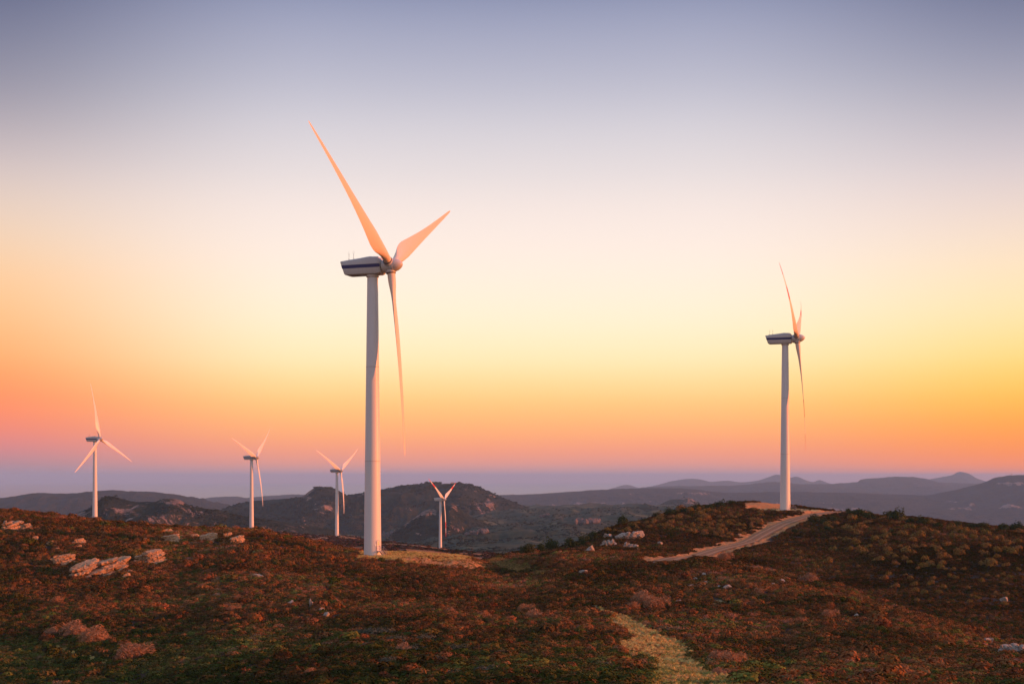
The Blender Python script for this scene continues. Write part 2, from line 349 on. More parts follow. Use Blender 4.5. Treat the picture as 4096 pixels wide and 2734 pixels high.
CLEAR = [(2462, 2461), (2528, 2478), (2598, 2515), (2668, 2557), (2729, 2571), (2748, 2595), (2762, 2628), (2790, 2646), (2809, 2679), (2856, 2688), (2902, 2707), (2949, 2740), (2960, 2790), (2600, 2790), (2626, 2679), (2598, 2642), (2547, 2618), (2481, 2586), (2556, 2567), (2537, 2548), (2481, 2501)]
SADDLE = [(1905, 2222), (1990, 2226), (2060, 2243), (2150, 2270), (2215, 2296), (2140, 2300), (2040, 2285), (1965, 2262)]
MOUND = [(1600, 2232), (1660, 2227), (1730, 2222), (1790, 2232), (1868, 2229), (1925, 2248), (1962, 2276), (1900, 2276), (1820, 2272), (1740, 2268), (1670, 2254)]
SMALLCLEAR = [[(2830, 2400), (2900, 2404), (2920, 2425), (2860, 2428)], [(1880, 2470), (1915, 2468), (1905, 2484)], [(228, 2585), (300, 2605), (440, 2650), (430, 2662), (330, 2628), (235, 2602)],
              [(2330, 2402), (2400, 2425), (2480, 2458), (2470, 2466), (2380, 2430)], [(3195, 2380), (3330, 2388), (3310, 2396), (3200, 2390)], [(2600, 2300), (2640, 2296), (2650, 2310)]]
_c = (2680., 2640.); CLEAR = [(_c[0] + (a - _c[0]) * 1.13, _c[1] + (b - _c[1]) * 1.08) for a, b in CLEAR]
def px_of(x, y, z): return CX + F * x / y, HY - F * z / y
def masks(x, y, z, rd, side):
    px, py = px_of(x, y, z)
    wob = 15 * fbm(x / 2.6, y / 2.6, None, 31, 3); wob2 = 15 * fbm(x / 2.6 + 50, y / 2.6, None, 32, 3)
    wx, wy = px + wob * 1.6, py + wob2 * .8
    grass = np.zeros(x.shape); dirt = np.zeros(x.shape)
    grass[in_poly(wx, wy, CLEAR) & (y < 200)] = 1
    grass[in_poly(wx, wy, SADDLE) & (y > 235) & (y < 345)] = .56
    for q in SMALLCLEAR: grass[in_poly(wx, wy, q) & (y < 330)] = .7
    pad = (y > 254 + .0 * x) & (y < 286) & (px > 1425) & (px < 1885) & (z > -17.3)
    grass[pad] = 1
    dm = in_poly(px + wob * .7, py + wob2 * .5, MOUND) & (y > 225) & (y < 275) & ~((y > 259) & (z > -16.75))
    dirt[dm] = 1; grass[dm] = 0
    t2 = turb_geo(2)[1]; d2 = np.hypot((x - t2.x), (y - t2.y)); g2 = (d2 < 15 + wob * .2) & (y < 462); grass[g2] = 1
    nz = .5 + .5 * vnoise(x / 3.1, y / 3.1, None, 41)
    road_d = rd < ROADW + .3 + 1.8 * nz + (1.9 * (side < 0)) * (.4 + .8 * nz) + .6 * (side > 0); dirt[road_d] = 1; grass[road_d] = 0
    cut = in_poly(px, py, [(2975, 2010), (3060, 2008), (3142, 2012), (3146, 2034), (2985, 2031)]) & (y > 440); dirt[cut] = 1
    t5 = turb_geo(5)[1]; d5 = np.hypot((x - t5.x), (y - t5.y)); dirt[d5 < 19] = .7
    midt = (y > 420) & (y < 1300) & (px > 1050) & (px < 2020); dirt[midt & (vnoise(x / 19, y / 30, None, 51) > .42)] = .55
    return grass, dirt
# ------ ground sheet (polar grid, one mesh)
uu = np.r_[np.linspace(-1.5, -.47, 60)[:-1], np.linspace(-.47, .47, 1120), np.linspace(.47, 1.5, 60)[1:]]
dd = np.r_[np.exp(np.linspace(math.log(4.), math.log(95.), 70))[:-1], np.exp(np.linspace(math.log(95.), math.log(520.), 640))[:-1], np.exp(np.linspace(math.log(520.), math.log(14000.), 430))]
UU, DD = np.meshgrid(uu, dd); GX, GY = (UU * DD).ravel(), DD.ravel()
GZ, GRD, GSD = height(GX, GY, True)
gg, gd = masks(GX, GY, GZ, GRD, GSD)
GZ = GZ + gd * (GY < 540) * .34 * fbm(GX / 1.3, GY / 1.3, None, 61, 3)
t = NT("ground_soil"); p = t.pos()
n1 = t.noise(.35, 8, .65, p); n2 = t.noise(2.4, 6, .7, p); nb = t.noise(.012, 6, .6, p); nc = t.noise(.05, 7, .7, p)
soil = t.ramp(n2, [(.3, (.028, .016, .010)), (.55, (.055, .030, .018)), (.8, (.10, .058, .036))])
far = t.ramp(nc, [(.3, (.014, .021, .010)), (.48, (.028, .036, .016)), (.60, (.055, .055, .026)), (.74, (.11, .085, .05))])
far = t.mix(t.ramp(nb, [(.55, (0, 0, 0)), (.63, (1, 1, 1))]), far, (.095, .088, .04))
sep = t.n("ShaderNodeSeparateXYZ"); t.t.links.new(p, sep.inputs[0])
mr = t.n("ShaderNodeMapRange"); t.t.links.new(sep.outputs[1], mr.inputs[0]); mr.inputs[1].default_value = 1150; mr.inputs[2].default_value = 1500
c = t.mix(mr.outputs[0], soil, far)
gcol = t.mix(t.ramp(n1, [(.35, (0, 0, 0)), (.65, (1, 1, 1))]), t.ramp(n2, [(.3, (.32, .22, .09)), (.7, (.58, .41, .17))]), t.ramp(n2, [(.3, (.12, .12, .04)), (.7, (.26, .21, .075))]))
dcol = t.ramp(n2, [(.25, (.22, .09, .03)), (.5, (.44, .19, .065)), (.75, (.58, .30, .13))])
c = t.mix(t.attr("grass"), c, gcol); c = t.mix(t.attr("dirt"), c, dcol)
M['ground'] = t.bsdf(c, .95, t.bump(t.math('ADD', n1, n2), .7, .25), .1)
gme = mesh_np("ground", np.stack([GX, GY, GZ], 1), grid_faces(len(dd), len(uu)), M['ground'], True, None, {"grass": ('POINT', gg), "dirt": ('POINT', gd)})
obj("ground", gme, kind='structure', label="scrub covered rocky hillside and valley floor")
# ------ road strip
t = NT("gravel"); p = t.pos(); n1 = t.noise(1.1, 7, .7, p); n2 = t.noise(9, 5, .7, p)
tr_ = t.attr("across"); wheel = t.ramp(t.math('ABSOLUTE', t.math('SUBTRACT', t.math('ABSOLUTE', tr_), .5)), [(.0, (1, 1, 1)), (.22, (0, 0, 0))])
c = t.mix(t.math('ADD', t.math('MULTIPLY', n1, .6), t.math('MULTIPLY', n2, .4)), (.12, .064, .030), (.33, .18, .088))
c = t.mix(t.math('MULTIPLY', wheel, .75), c, (.42, .25, .135))
M['road'] = t.bsdf(c, .95, t.bump(n2, .6, .05), .1)
dxr, dyr = np.gradient(rx), np.gradient(ry); Lr = np.hypot(dxr, dyr); nxr, nyr = dyr / Lr, -dxr / Lr
off = np.linspace(-1, 1, 9); wv = ROADW * (1 + .06 * vnoise(np.arange(len(rx)) * .7, np.zeros(len(rx)), None, 71))
V = np.stack([np.stack([rx + nxr * o * wv, ry + nyr * o * wv, rz + .05 * (1 - o ** 4) - .05 * (abs(abs(o) - .5) < .15)], 1) for o in off], 1).reshape(-1, 3)
obj("road", mesh_np("road", V, grid_faces(len(rx), 9), M['road'], True, None, {"across": ('POINT', np.tile(off, len(rx)))}), kind='structure', label="pale gravel road climbing to the turbine platform")
# track by the fifth turbine
def strip(name, pts, w, mat, d0=420., d1=4000., lift=.25, label=None):
    P = np.array([ray_ground(a, b, d0, d1) for a, b in pts]); k = np.arange(len(P)); s = np.linspace(0, len(P) - 1, 14 * len(P))
    x, y = pchip(k, P[:, 0], s), pchip(k, P[:, 1], s); dx, dy = np.gradient(x), np.gradient(y); L = np.hypot(dx, dy) + 1e-6
    off = np.linspace(-1, 1, 5); rows = []
    for o in off:
        X, Y = x + dy / L * o * w, y - dx / L * o * w; rows.append(np.stack([X, Y, height(X, Y) + lift], 1))
    o = obj(name, mesh_np(name, np.stack(rows, 1).reshape(-1, 3), grid_faces(len(x), 5), mat, True, None, {"across": ('POINT', np.tile(off, len(x)))}), kind='structure')
    if label: o['label'] = label
    return o
strip("path", [(1175, 2170), (1225, 2166), (1262, 2160), (1290, 2154), (1318, 2150)], 3.2, M['road'], 600, 1300, .4, "pale track curving up to a distant turbine")
strip("path", [(1520, 2178), (1580, 2177), (1640, 2182), (1700, 2187)], 3.0, M['road'], 500, 950, .4, "orange earth track behind the tallest turbine")
strip("path", [(1700, 2099), (1760, 2097), (1820, 2095), (1880, 2090)], 5., M['road'], 1400, 4000, 1.5, "thin pale track in the valley")
strip("path", [(1190, 2108), (1215, 2100), (1222, 2094), (1205, 2088)], 4.5, M['road'], 1500, 4500, 1.5, "pale winding track on the far valley side")

# ---------------------------------------------------------------- hills
def hill_mat(name, g1, g2, rock1, rock2, sc):
    t = NT(name); p = t.pos(); n1 = t.noise(.05 * sc, 8, .7, p); n2 = t.noise(.011 * sc, 7, .65, p); n3 = t.noise(.035 * sc, 9, .8, p, 1.2)
    c = t.ramp(n1, [(.32, tuple(x * .5 for x in g1)), (.5, g1), (.66, g2), (.8, tuple(x * 1.5 for x in g2))])
    c = t.mix(t.ramp(n2, [(.4, (0, 0, 0)), (.7, (.6, .6, .6))]), c, tuple((a + b) * .7 for a, b in zip(g1, g2)))
    rk = t.ramp(n3, [(.3, tuple(x * .45 for x in rock1)), (.5, rock1), (.68, rock2)])
    ra = t.attr("rock"); f = t.ramp(t.math('ADD', ra, t.math('MULTIPLY', t.math('SUBTRACT', n3, .5), 2.6)), [(.5, (0, 0, 0)), (.62, (1, 1, 1))])
    c = t.mix(f, c, rk)
    return t.bsdf(c, .95, t.bump(t.math('ADD', n1, n3), .9, 9 / sc), .05)
M['hill'] = hill_mat("hill_scrub", (.020, .027, .014), (.042, .042, .021), (.21, .145, .11), (.36, .26, .20), 1.)
M['hill_far'] = hill_mat("hill_far", (.022, .026, .018), (.045, .042, .028), (.22, .165, .135), (.40, .30, .25), .35)
def hill(name, crest, D, wf, wb, zb, amp, sc, mat, label, rock=0., rockspots=(), bend=.0, sharp=1.2, strata=None, ext=None, seed=0, nc=None, cn=1.):
    cx = np.array([c[0] for c in crest], float); cy = np.array([c[1] for c in crest], float)
    e = ext or (.25 * (cx[-1] - cx[0]))
    px = np.linspace(cx[0] - e, cx[-1] + e, nc or int(np.clip((cx[-1] - cx[0] + 2 * e) / 3.2, 160, 700)))
    yc = pchip(cx, cy, px); zcrest = (HY - yc) * D / F
    over = np.maximum(np.maximum(cx[0] - px, px - cx[-1]) / e, 0); zcrest = zcrest * (1 - sstep(0, 1, over)) + zb * sstep(0, 1, over)
    s = np.r_[np.linspace(-1, 0, 130)[:-1], np.linspace(0, 1, 34)]
    PXg, S = np.meshgrid(px, s); U = (PXg - CX) / F
    wig = wf * .22 * vnoise(PXg * D / F / (wf * 1.1) + seed, np.zeros_like(PXg), None, seed + 5)
    Y = D + bend * (PXg - px.mean()) * D / F + np.where(S < 0, S * wf, S * wb) + wig; X = U * D + (Y - D) * U * .35
    prof = np.where(S < 0, np.clip(1 + S, 0, 1) ** sharp, np.clip(1 - S, 0, 1) ** 1.3)
    Zc = np.tile(zcrest, (len(s), 1)); Z = zb + (Zc - zb) * prof
    env = np.clip(np.abs(S) * 5, .0, 1) * np.clip(prof * 2.2, 0, 1)
    g = ridged(X / sc + seed, Y / (sc * 1.6), seed + 1, 5); f2 = fbm(X / (sc * .5), Y / (sc * .5), None, seed + 2, 5)
    Z = Z + 1.35 * amp * env * (.75 * (g - .25) + .6 * f2)
    Z = Z + cn * D * .00035 * fbm(X / (D * .004), Y / (D * .004), None, seed + 3, 3)       # trees and boulders along the crest
    Z = Z + env * D * .0019 * (ridged(X / (D * .010), Y / (D * .016), seed + 14, 4) - .3) * (1 if D < 6000 else .5)
    rk = np.zeros_like(Z)
    if rock: rk = rock * (.5 + .9 * fbm(X / (sc * .6), Y / (sc * .9), Z / (sc * .6), seed + 7, 4) + .35 * (g - .3))
    pyv = HY - F * Z / Y; pxv = CX + F * X / Y
    for (rx0, ry0, rw, rh, st) in rockspots:
        q = np.exp(-(((pxv - rx0) / rw) ** 2 + ((pyv - ry0) / rh) ** 2) ** 1.5); rk = rk + st * q * (.45 + 1.1 * fbm(X / (sc * .22), Y / (sc * .5), Z / (sc * .35), seed + 8, 4))
    if strata:
        for (zrel, th, st) in strata:
            zz = zb + (zcrest.max() - zb) * zrel + 14 * vnoise(X / 900., Y / 900., None, seed + 9)
            rk = rk + st * np.exp(-((Z - zz) / th) ** 2) * sstep(-.1, .5, fbm(X / 260., Y / 260., None, seed + 10, 3)) * (S < 0)
    crag = sstep(.35, .7, rk); Z = Z + crag * env * D * .0030 * (ridged(X / (D * .012), Y / (D * .012) + Z * .02, seed + 12, 4))
    o = obj(name, mesh_np(name, np.stack([X, Y, Z], -1).reshape(-1, 3), grid_faces(len(s), len(px)), mat, True, None, {"rock": ('POINT', rk.ravel())}), kind='structure', label=label)
    return X, Y, Z, S, rk
HILLPTS = []
HILLPTS.append(hill("hill", [(150, 2085), (230, 2066), (330, 2032), (385, 1988), (420, 1985), (478, 2000), (530, 2009), (600, 2006), (650, 1993), (700, 2000), (745, 2022), (850, 2040), (1000, 2068), (1120, 2085), (1300, 2112)], 2150, 620, 500, -165, 15, 120, M['hill'], "craggy twin topped hill behind the turbine at the frame edge", .62, [(400, 1990, 40, 10, .9), (700, 2004, 45, 14, .9), (640, 2010, 60, 20, .4), (300, 2060, 60, 25, .5), (520, 2060, 60, 30, .35)], seed=21))
HILLPTS.append(hill("hill", [(780, 2075), (880, 2034), (940, 2014), (1000, 2006), (1080, 1999), (1130, 1996), (1180, 1990), (1220, 1962), (1255, 1946), (1300, 1950), (1340, 1966), (1380, 1990), (1440, 2030), (1520, 2070)], 3700, 1000, 800, -190, 26, 210, M['hill'], "dark hill with a rocky pointed summit", .32, [(1240, 1972, 45, 26, .75), (1330, 1975, 30, 15, .6), (1290, 2030, 60, 10, .5)], seed=33))
HILLPTS.append(hill("hill", [(1180, 2060), (1300, 2008), (1400, 1981), (1470, 1967), (1540, 1955), (1650, 1936), (1700, 1931), (1720, 1928), (1800, 1932), (1840, 1928), (1900, 1940), (1960, 1960), (2000, 1979), (2070, 2006), (2150, 2040), (2220, 2064), (2330, 2090)], 4200, 1250, 900, -200, 34, 260, M['hill'], "broad dark mountain in the middle with rock gullies", .33, [(1935, 2040, 40, 40, .75), (1890, 1950, 50, 25, .45), (1965, 2000, 30, 30, .35), (1820, 2010, 20, 20, .5), (2175, 2052, 24, 10, .6)], seed=47))
HILLPTS.append(hill("hill", [(1600, 2110), (1660, 2068), (1700, 2040), (1725, 2033), (1752, 2040), (1780, 2022), (1806, 2010), (1830, 2024), (1870, 2056), (1920, 2078), (1990, 2110)], 2750, 420, 350, -160, 12, 80, M['hill'], "small craggy knoll behind the red banded turbine", .5, [(1825, 2030, 40, 20, .8), (1700, 2050, 45, 15, .6)], seed=58))
HILLPTS.append(hill("hill", [(2050, 2110), (2130, 2075), (2220, 2056), (2300, 2048), (2400, 2046), (2520, 2040), (2620, 2030), (2720, 2038), (2830, 2052), (2900, 2075)], 3100, 700, 600, -150, 13, 160, M['hill'], "low green ridge beyond the valley", .3, [(2340, 2068, 60, 14, .8), (2460, 2062, 40, 10, .6)], seed=66))
hill("hill", [(2560, 2050), (2610, 2030), (2650, 2006), (2682, 1994), (2710, 1992), (2738, 1986), (2770, 2000), (2800, 2018), (2860, 2050)], 5200, 500, 400, -150, 16, 110, M['hill'], "small rocky peak above the low ridge", .45, [(2740, 2000, 40, 20, .7)], seed=71)
hill("hill", [(-300, 2010), (-100, 2000), (0, 1992), (100, 1981), (200, 1967), (270, 1970), (340, 1968), (410, 1962), (500, 1957), (560, 1961), (640, 1963), (720, 1970), (800, 1984), (900, 2010), (1000, 2040), (1100, 2075)], 6800, 1900, 1500, -290, 45, 420, M['hill_far'], "long dark blue hill at the far end of the range by the sea", .0, seed=82)
hill("hill", [(760, 2010), (840, 1991), (900, 1984), (960, 1981), (1010, 1987), (1060, 1982), (1130, 1977), (1200, 1974), (1280, 1976), (1400, 1985), (1500, 1995)], 12500, 2500, 2000, -320, 60, 800, M['hill_far'], "faint blue hills along the coast", .0, seed=88)
MESA_S = [(.62, 9, .8), (.47, 8, .95), (.37, 7, .9), (.86, 9, .7)]
hill("mesa", [(1900, 2000), (1985, 1981), (2080, 1979), (2180, 1975), (2300, 1967), (2400, 1960), (2540, 1955), (2700, 1953), (2790, 1957), (2880, 1968), (2960, 1972), (3150, 1969), (3400, 1972), (3650, 1980), (3800, 1985)], 9000, 2600, 2500, -330, 20, 700, M['hill_far'], "long flat topped plateau with pale cliff bands", .0, sharp=.8, strata=MESA_S, seed=93)
hill("mesa", [(2250, 1975), (2380, 1958), (2480, 1951), (2600, 1943), (2750, 1940), (2900, 1939), (3000, 1930), (3070, 1925), (3120, 1928), (3180, 1934), (3300, 1934), (3355, 1930), (3425, 1926), (3440, 1917), (3520, 1910), (3600, 1905), (3680, 1906), (3740, 1914), (3790, 1928), (3900, 1932), (4000, 1936), (4300, 1950)], 15000, 3600, 2500, -330, 25, 1100, M['hill_far'], "wide hazy table mountain behind the plateau", .0, sharp=.8, strata=[(.7, 14, .4)], seed=97)
hill("mesa", [(3480, 2010), (3600, 1992), (3700, 1972), (3800, 1952), (3860, 1936), (3900, 1924), (3930, 1911), (3965, 1904), (4000, 1900), (4050, 1898), (4096, 1900), (4250, 1904), (4500, 1925)], 9800, 2300, 2000, -330, 25, 700, M['hill_far'], "dark steep sided table mountain at the frame edge", .0, sharp=.9, strata=[(.85, 9, .7), (.42, 7, .9), (.3, 7, .9)], seed=101)
hill("mountain", [(2400, 1962), (2450, 1948), (2500, 1937), (2560, 1950), (2620, 1938), (2690, 1921), (2760, 1913), (2800, 1917), (2840, 1925), (2900, 1921), (2960, 1927), (3020, 1921), (3070, 1906), (3100, 1897), (3135, 1903), (3150, 1910), (3180, 1905), (3225, 1921), (3250, 1926), (3275, 1919), (3310, 1929), (3360, 1945)], 23000, 3000, 2500, -340, 40, 1500, M['hill_far'], "row of pale blue peaks on the horizon", .0, seed=107, cn=.3)
hill("mountain", [(3640, 1945), (3700, 1917), (3745, 1908), (3790, 1899), (3820, 1886), (3850, 1891), (3890, 1912), (3920, 1922), (3990, 1945)], 22000, 2500, 2000, -340, 30, 1300, M['hill_far'], "single pale blue cone on the horizon", .0, seed=111, cn=.3)

# ---------------------------------------------------------------- sea
t = NT("sea_water"); p = t.pos(); mp = t.n("ShaderNodeMapping"); t.t.links.new(p, mp.inputs[0]); mp.inputs["Scale"].default_value = (.2, 1, 1)
w1 = t.noise(.004, 6, .6, mp.outputs[0])
M['sea'] = t.bsdf((.03, .04, .06), .28, t.bump(w1, .25, 25), .5)
SEAZ, SEAD = -302., 56000.
xs = np.linspace(-1.3, 1.3, 41); ys = np.array([9000, 14000, 20000, 30000, 42000, SEAD]); XX, YY = np.meshgrid(xs, ys)
obj("sea", mesh_np("sea", np.stack([(XX * YY).ravel(), YY.ravel(), np.full(XX.size, SEAZ)], 1), grid_faces(len(ys), 41), M['sea']), kind='structure', label="calm sea at the horizon")

# ---------------------------------------------------------------- haze
HD = 4.1e-5
bm = bmesh.new(); zlo, zhi = -346., 91.
add_box(bm, (0, SEAD / 2 - 1000, (zlo + zhi) / 2), (2 * 1.32 * SEAD, SEAD + 4000, zhi - zlo))
t = NT("haze_air"); pv = t.n("ShaderNodeVolumePrincipled")
pv.inputs["Color"].default_value = (.47, .74, 1.0, 1); pv.inputs["Density"].default_value = HD; pv.inputs["Anisotropy"].default_value = .0
for nm in ("Density Attribute", "Color Attribute", "Temperature Attribute"):
    if nm in pv.inputs: pv.inputs[nm].default_value = ""
t.t.links.new(pv.outputs[0], t.out.inputs["Volume"]); t.m.cycles.homogeneous_volume = True
bm_obj("haze", bm, t.m, kind='stuff', label="purple evening haze over the valley")

# ---------------------------------------------------------------- wind turbines
def blade_mesh(name, flex, cone, mats, bands):
    rs = np.r_[1.25, 1.6, 2.2, 3.0, 4.0, 5.0, 6.2, 7.5, 8.8, 10.5, 12.5, 15, 17.5, 20, 22.5, 25, 27, 29, 31, 33, 34.5, 36, 37.2, 38.1, 38.6, 38.85, 39.0]
    if bands:
        rs = np.unique(np.r_[rs, [b * RB for b in bands]])
    n = 28; th = np.linspace(0, 2 * np.pi, n, endpoint=False); rows = []
    for r in rs:
        ch = float(pchip([1.2, 2.6, 4.5, 6.5, 8.5, 12, 20, 30, 36, 38.2, 38.8, 39.0], [1.62, 1.62, 2.25, 3.15, 3.5, 3.05, 2.0, 1.12, .66, .42, .24, .05], np.array([r]))[0])
        tk = float(pchip([1.2, 2.6, 4.5, 6.5, 8.5, 14, 25, 39], [1., 1., .72, .48, .36, .26, .19, .15], np.array([r]))[0])
        bl = float(sstep(2.4, 7.5, np.float64(r)))                  # 0 circle, 1 airfoil
        cxp = .5 * (1 + np.cos(th)); yt = 5 * .2 * (.2969 * np.sqrt(cxp) - .126 * cxp - .3516 * cxp ** 2 + .2843 * cxp ** 3 - .1036 * cxp ** 4) / .2
        foil_y = np.sin(th) / np.maximum(np.abs(np.sin(th)), 1e-6) * yt * 1.0
        foil_y = np.where(np.abs(np.sin(th)) < 1e-6, 0, foil_y)
        xo = -(cxp - .5) * ch                                       # leading edge (cxp=0) towards +X
        xo_f = (.32 - cxp) * ch                                     # pitch axis at a third of the chord
        xx = (1 - bl) * np.cos(th + np.pi) * ch * .5 + bl * xo_f
        yy = (1 - bl) * np.sin(th) * ch * .5 * (tk if tk < 1 else 1) + bl * foil_y * ch * tk * .5
        tw = R_(15.) * float(pchip([1, 7, 14, 25, 39], [1., .85, .45, .12, 0.0], np.array([r]))[0]) + R_(1.5)
        X = xx * math.cos(tw) - yy * math.sin(tw); Yv = xx * math.sin(tw) + yy * math.cos(tw)
        q = r / RB
        rows.append(np.stack([X, -(Yv + math.tan(cone) * r - flex * q ** 2.3), np.full(n, r)], 1))
    V = np.concatenate(rows + [rows[-1].mean(0)[None], rows[0].mean(0)[None]]); Fq = grid_faces(len(rs), n, True)
    mi = np.zeros(len(Fq), int)
    if bands:
        b0, b1, b2 = bands
        seg = np.repeat(np.arange(len(rs) - 1), n); mid = (rs[seg] + rs[seg + 1]) / 2 / RB
        mi[(mid > b2) | ((mid > b0) & (mid < b1))] = 1
    tip, root = len(rs) * n, len(rs) * n + 1; j = np.arange(n); L = (len(rs) - 1) * n
    caps = np.concatenate([np.stack([L + j, L + (j + 1) % n, np.full(n, tip), np.full(n, tip)], 1)[:, :3], np.stack([(j + 1) % n, j, np.full(n, root)], 1)])
    tri = np.concatenate([Fq[:, [0, 1, 2]], Fq[:, [0, 2, 3]], caps])[:, ::-1]; mi = np.r_[mi, mi, np.full(n, 1 if bands else 0), np.zeros(n, int)]
    return mesh_np(name, V, tri, mats, True, mi)
def tower_mesh():
    bm = bmesh.new()
    prof = [(1.76, .0), (1.755, 1.0), (1.74, 2.5)]
    r = lambda z: 1.76 - .67 * (z / TH) ** 1.08
    for z in np.linspace(4, TH - .05, 30): prof.append((r(z), z))
    add_lathe(bm, prof, 72)
    for z in (19.2, 38.4): add_lathe(bm, [(r(z) + .004, z - .05), (r(z) + .018, z - .035), (r(z) + .018, z + .035), (r(z) + .004, z + .05)], 72, cap=False)
    return bm
tw_me = None
def nacelle_bm():
    # side profile (x along the shaft, z up), rear at -10.6; swept across the width with rounded edges
    pts = [(-10.65, 2.78), (-10.55, 2.92), (-9.8, 3.0), (-6.5, 3.33), (-4.6, 3.56), (-3.9, 3.60), (-3.0, 3.52), (-2.05, 3.38), (-1.75, 3.0), (-1.72, .55), (-1.8, .22), (-2.3, .02), (-8.9, .02), (-9.3, .05), (-9.62, .12), (-9.78, .3), (-10.2, 1.5)]
    cx_, cz_ = -6.2, 1.75; bm = bmesh.new(); rings = []
    for yv, sh in ((-1.55, .06), (-1.53, .1), (-1.46, .17), (-1.32, .22), (1.32, .22), (1.46, .17), (1.53, .1), (1.55, .06)):
        s2 = .22 - sh
        ring = []
        for (x, z) in pts:
            dx, dz = x - cx_, z - cz_; L = math.hypot(dx * .35, dz)
            k = 1 - s2 * 1.15 / max(L, .6); ring.append(bm.verts.new((cx_ + dx * (1 - s2 * .10), yv, cz_ + dz * k)))
        rings.append(ring)
    n = len(pts)
    for q in range(len(rings) - 1):
        for i in range(n): bm.faces.new((rings[q][i], rings[q + 1][i], rings[q + 1][(i + 1) % n], rings[q][(i + 1) % n]))
    bm.faces.new(rings[0]); bm.faces.new(list(reversed(rings[-1]))); bmesh.ops.recalc_face_normals(bm, faces=bm.faces)
    return bm
nac_me = spin_me = mast_me = rail_me = stripe_me = ring_me = yaw_me = None
def me_of(name, bm, mat, smooth=False):
    me = bpy.data.meshes.new(name); bm.to_mesh(me); bm.free(); me.materials.append(mat)
    for p in me.polygons: p.use_smooth = smooth
    return me
def auto_smooth(me, ang=40):
    for p in me.polygons: p.use_smooth = True
    bm = bmesh.new(); bm.from_mesh(me)
    for e in bm.edges: e.smooth = not (len(e.link_faces) == 2 and e.calc_face_angle(0) > R_(ang))
    bm.to_mesh(me); bm.free(); return me
tw_me = auto_smooth(me_of("tower", tower_mesh(), M['white']))
bm = bmesh.new(); rT = lambda z: 1.76 - .67 * (z / TH) ** 1.08
flange_mes = []
for z in (19.2, 38.4):
    bm = bmesh.new(); add_lathe(bm, [(rT(z) - .02, z - .09), (rT(z) + .03, z - .08), (rT(z) + .03, z + .08), (rT(z) - .02, z + .09)], 72, cap=False); flange_mes.append(auto_smooth(me_of("flange", bm, M['nacelle'])))
nac_me = auto_smooth(me_of("nacelle", nacelle_bm(), M['nacelle']), 32)
bm = bmesh.new()
for s in (-1, 1):
    vs = [bm.verts.new((x, s * 1.556, z)) for x, z in ((-10.40, 2.06), (-1.73, 2.06), (-1.73, 1.34), (-10.16, 1.34))]; w2 = [bm.verts.new((v.co.x, s * 1.50, v.co.z)) for v in vs]
    bm.faces.new(vs); bm.faces.new(list(reversed(w2)))
    for i in range(4): bm.faces.new((vs[i], vs[(i + 1) % 4], w2[(i + 1) % 4], w2[i]))
bmesh.ops.recalc_face_normals(bm, faces=bm.faces); stripe_me = me_of("stripe", bm, M['blue'])
bm = bmesh.new(); add_tube(bm, [(-.12, 0, -.1), (-.1, 0, .5), (-.02, 0, .95)], [.035, .03, .02], 6); add_tube(bm, [(.14, 0, -.1), (.02, 0, .5)], .03, 6); add_tube(bm, [(-.02, 0, .9), (-.04, 0, 1.55)], [.045, .015], 6)
add_tube(bm, [(-.04 + .2 * math.cos(a), 0, 1.62 + .28 * math.sin(a)) for a in np.linspace(0, 2 * math.pi, 17)], .012, 4, False)
mast_me = me_of("instrument_mast", bm, M['ring'])
bm = bmesh.new()
for yv in (-.8, .8):
    P = [(-9.6, yv, 3.12), (-6.5, yv, 3.42), (-4.4, yv, 3.66), (-2.4, yv, 3.55)]; add_tube(bm, P, .03, 6)
    for q in np.linspace(0, 1, 9):
        x = -9.6 + q * 7.2; z = float(np.interp(x, [a[0] for a in P], [a[2] for a in P])); add_tube(bm, [(x, yv, z - .3), (x, yv, z + .06)], .045, 6)
rail_me = me_of("roof_rail", bm, M['ring'])
bm = bmesh.new(); add_lathe(bm, [(1.22, -.5), (1.3, -.42), (1.3, -.05), (1.22, .0)], 48); yaw_me = auto_smooth(me_of("yaw_bearing", bm, M['nacelle']))
# spinner: local X along the shaft
bm = bmesh.new()
pr = [(.9, -1.62), (1.28, -1.62), (1.36, -1.5), (1.42, -.9), (1.45, -.2), (1.43, .4), (1.36, .9), (1.34, .93), (1.33, .94), (1.32, .99), (1.2, 1.45), (1.0, 1.9), (.72, 2.3), (.42, 2.55), (.2, 2.66), (.05, 2.70), (.001, 2.705)]
add_lathe(bm, pr, 56, 'x', cap=False)
for k in range(3):
    th = k * 2 * math.pi / 3; rot = Matrix.Rotation(-th, 3, 'X')
    n0 = len(bm.verts); bm.verts.ensure_lookup_table()
    b2 = bmesh.new(); add_lathe(b2, [(1.08, .8), (1.05, 1.2), (1.0, 1.46), (.94, 1.5), (.8, 1.5)], 40)
    for v in b2.verts: v.co = rot @ v.co
    m_ = bpy.data.meshes.new("t"); b2.to_mesh(m_); b2.free(); bm.from_mesh(m_); bpy.data.meshes.remove(m_)
spin_me = auto_smooth(me_of("spinner", bm, M['nacelle']), 38)
bm = bmesh.new(); add_lathe(bm, [(.83, 1.50), (.96, 1.5), (.99, 1.54), (.99, 1.64), (.95, 1.68), (.82, 1.68)], 40, cap=False); ring_me = auto_smooth(me_of("collar", bm, M['ring']))
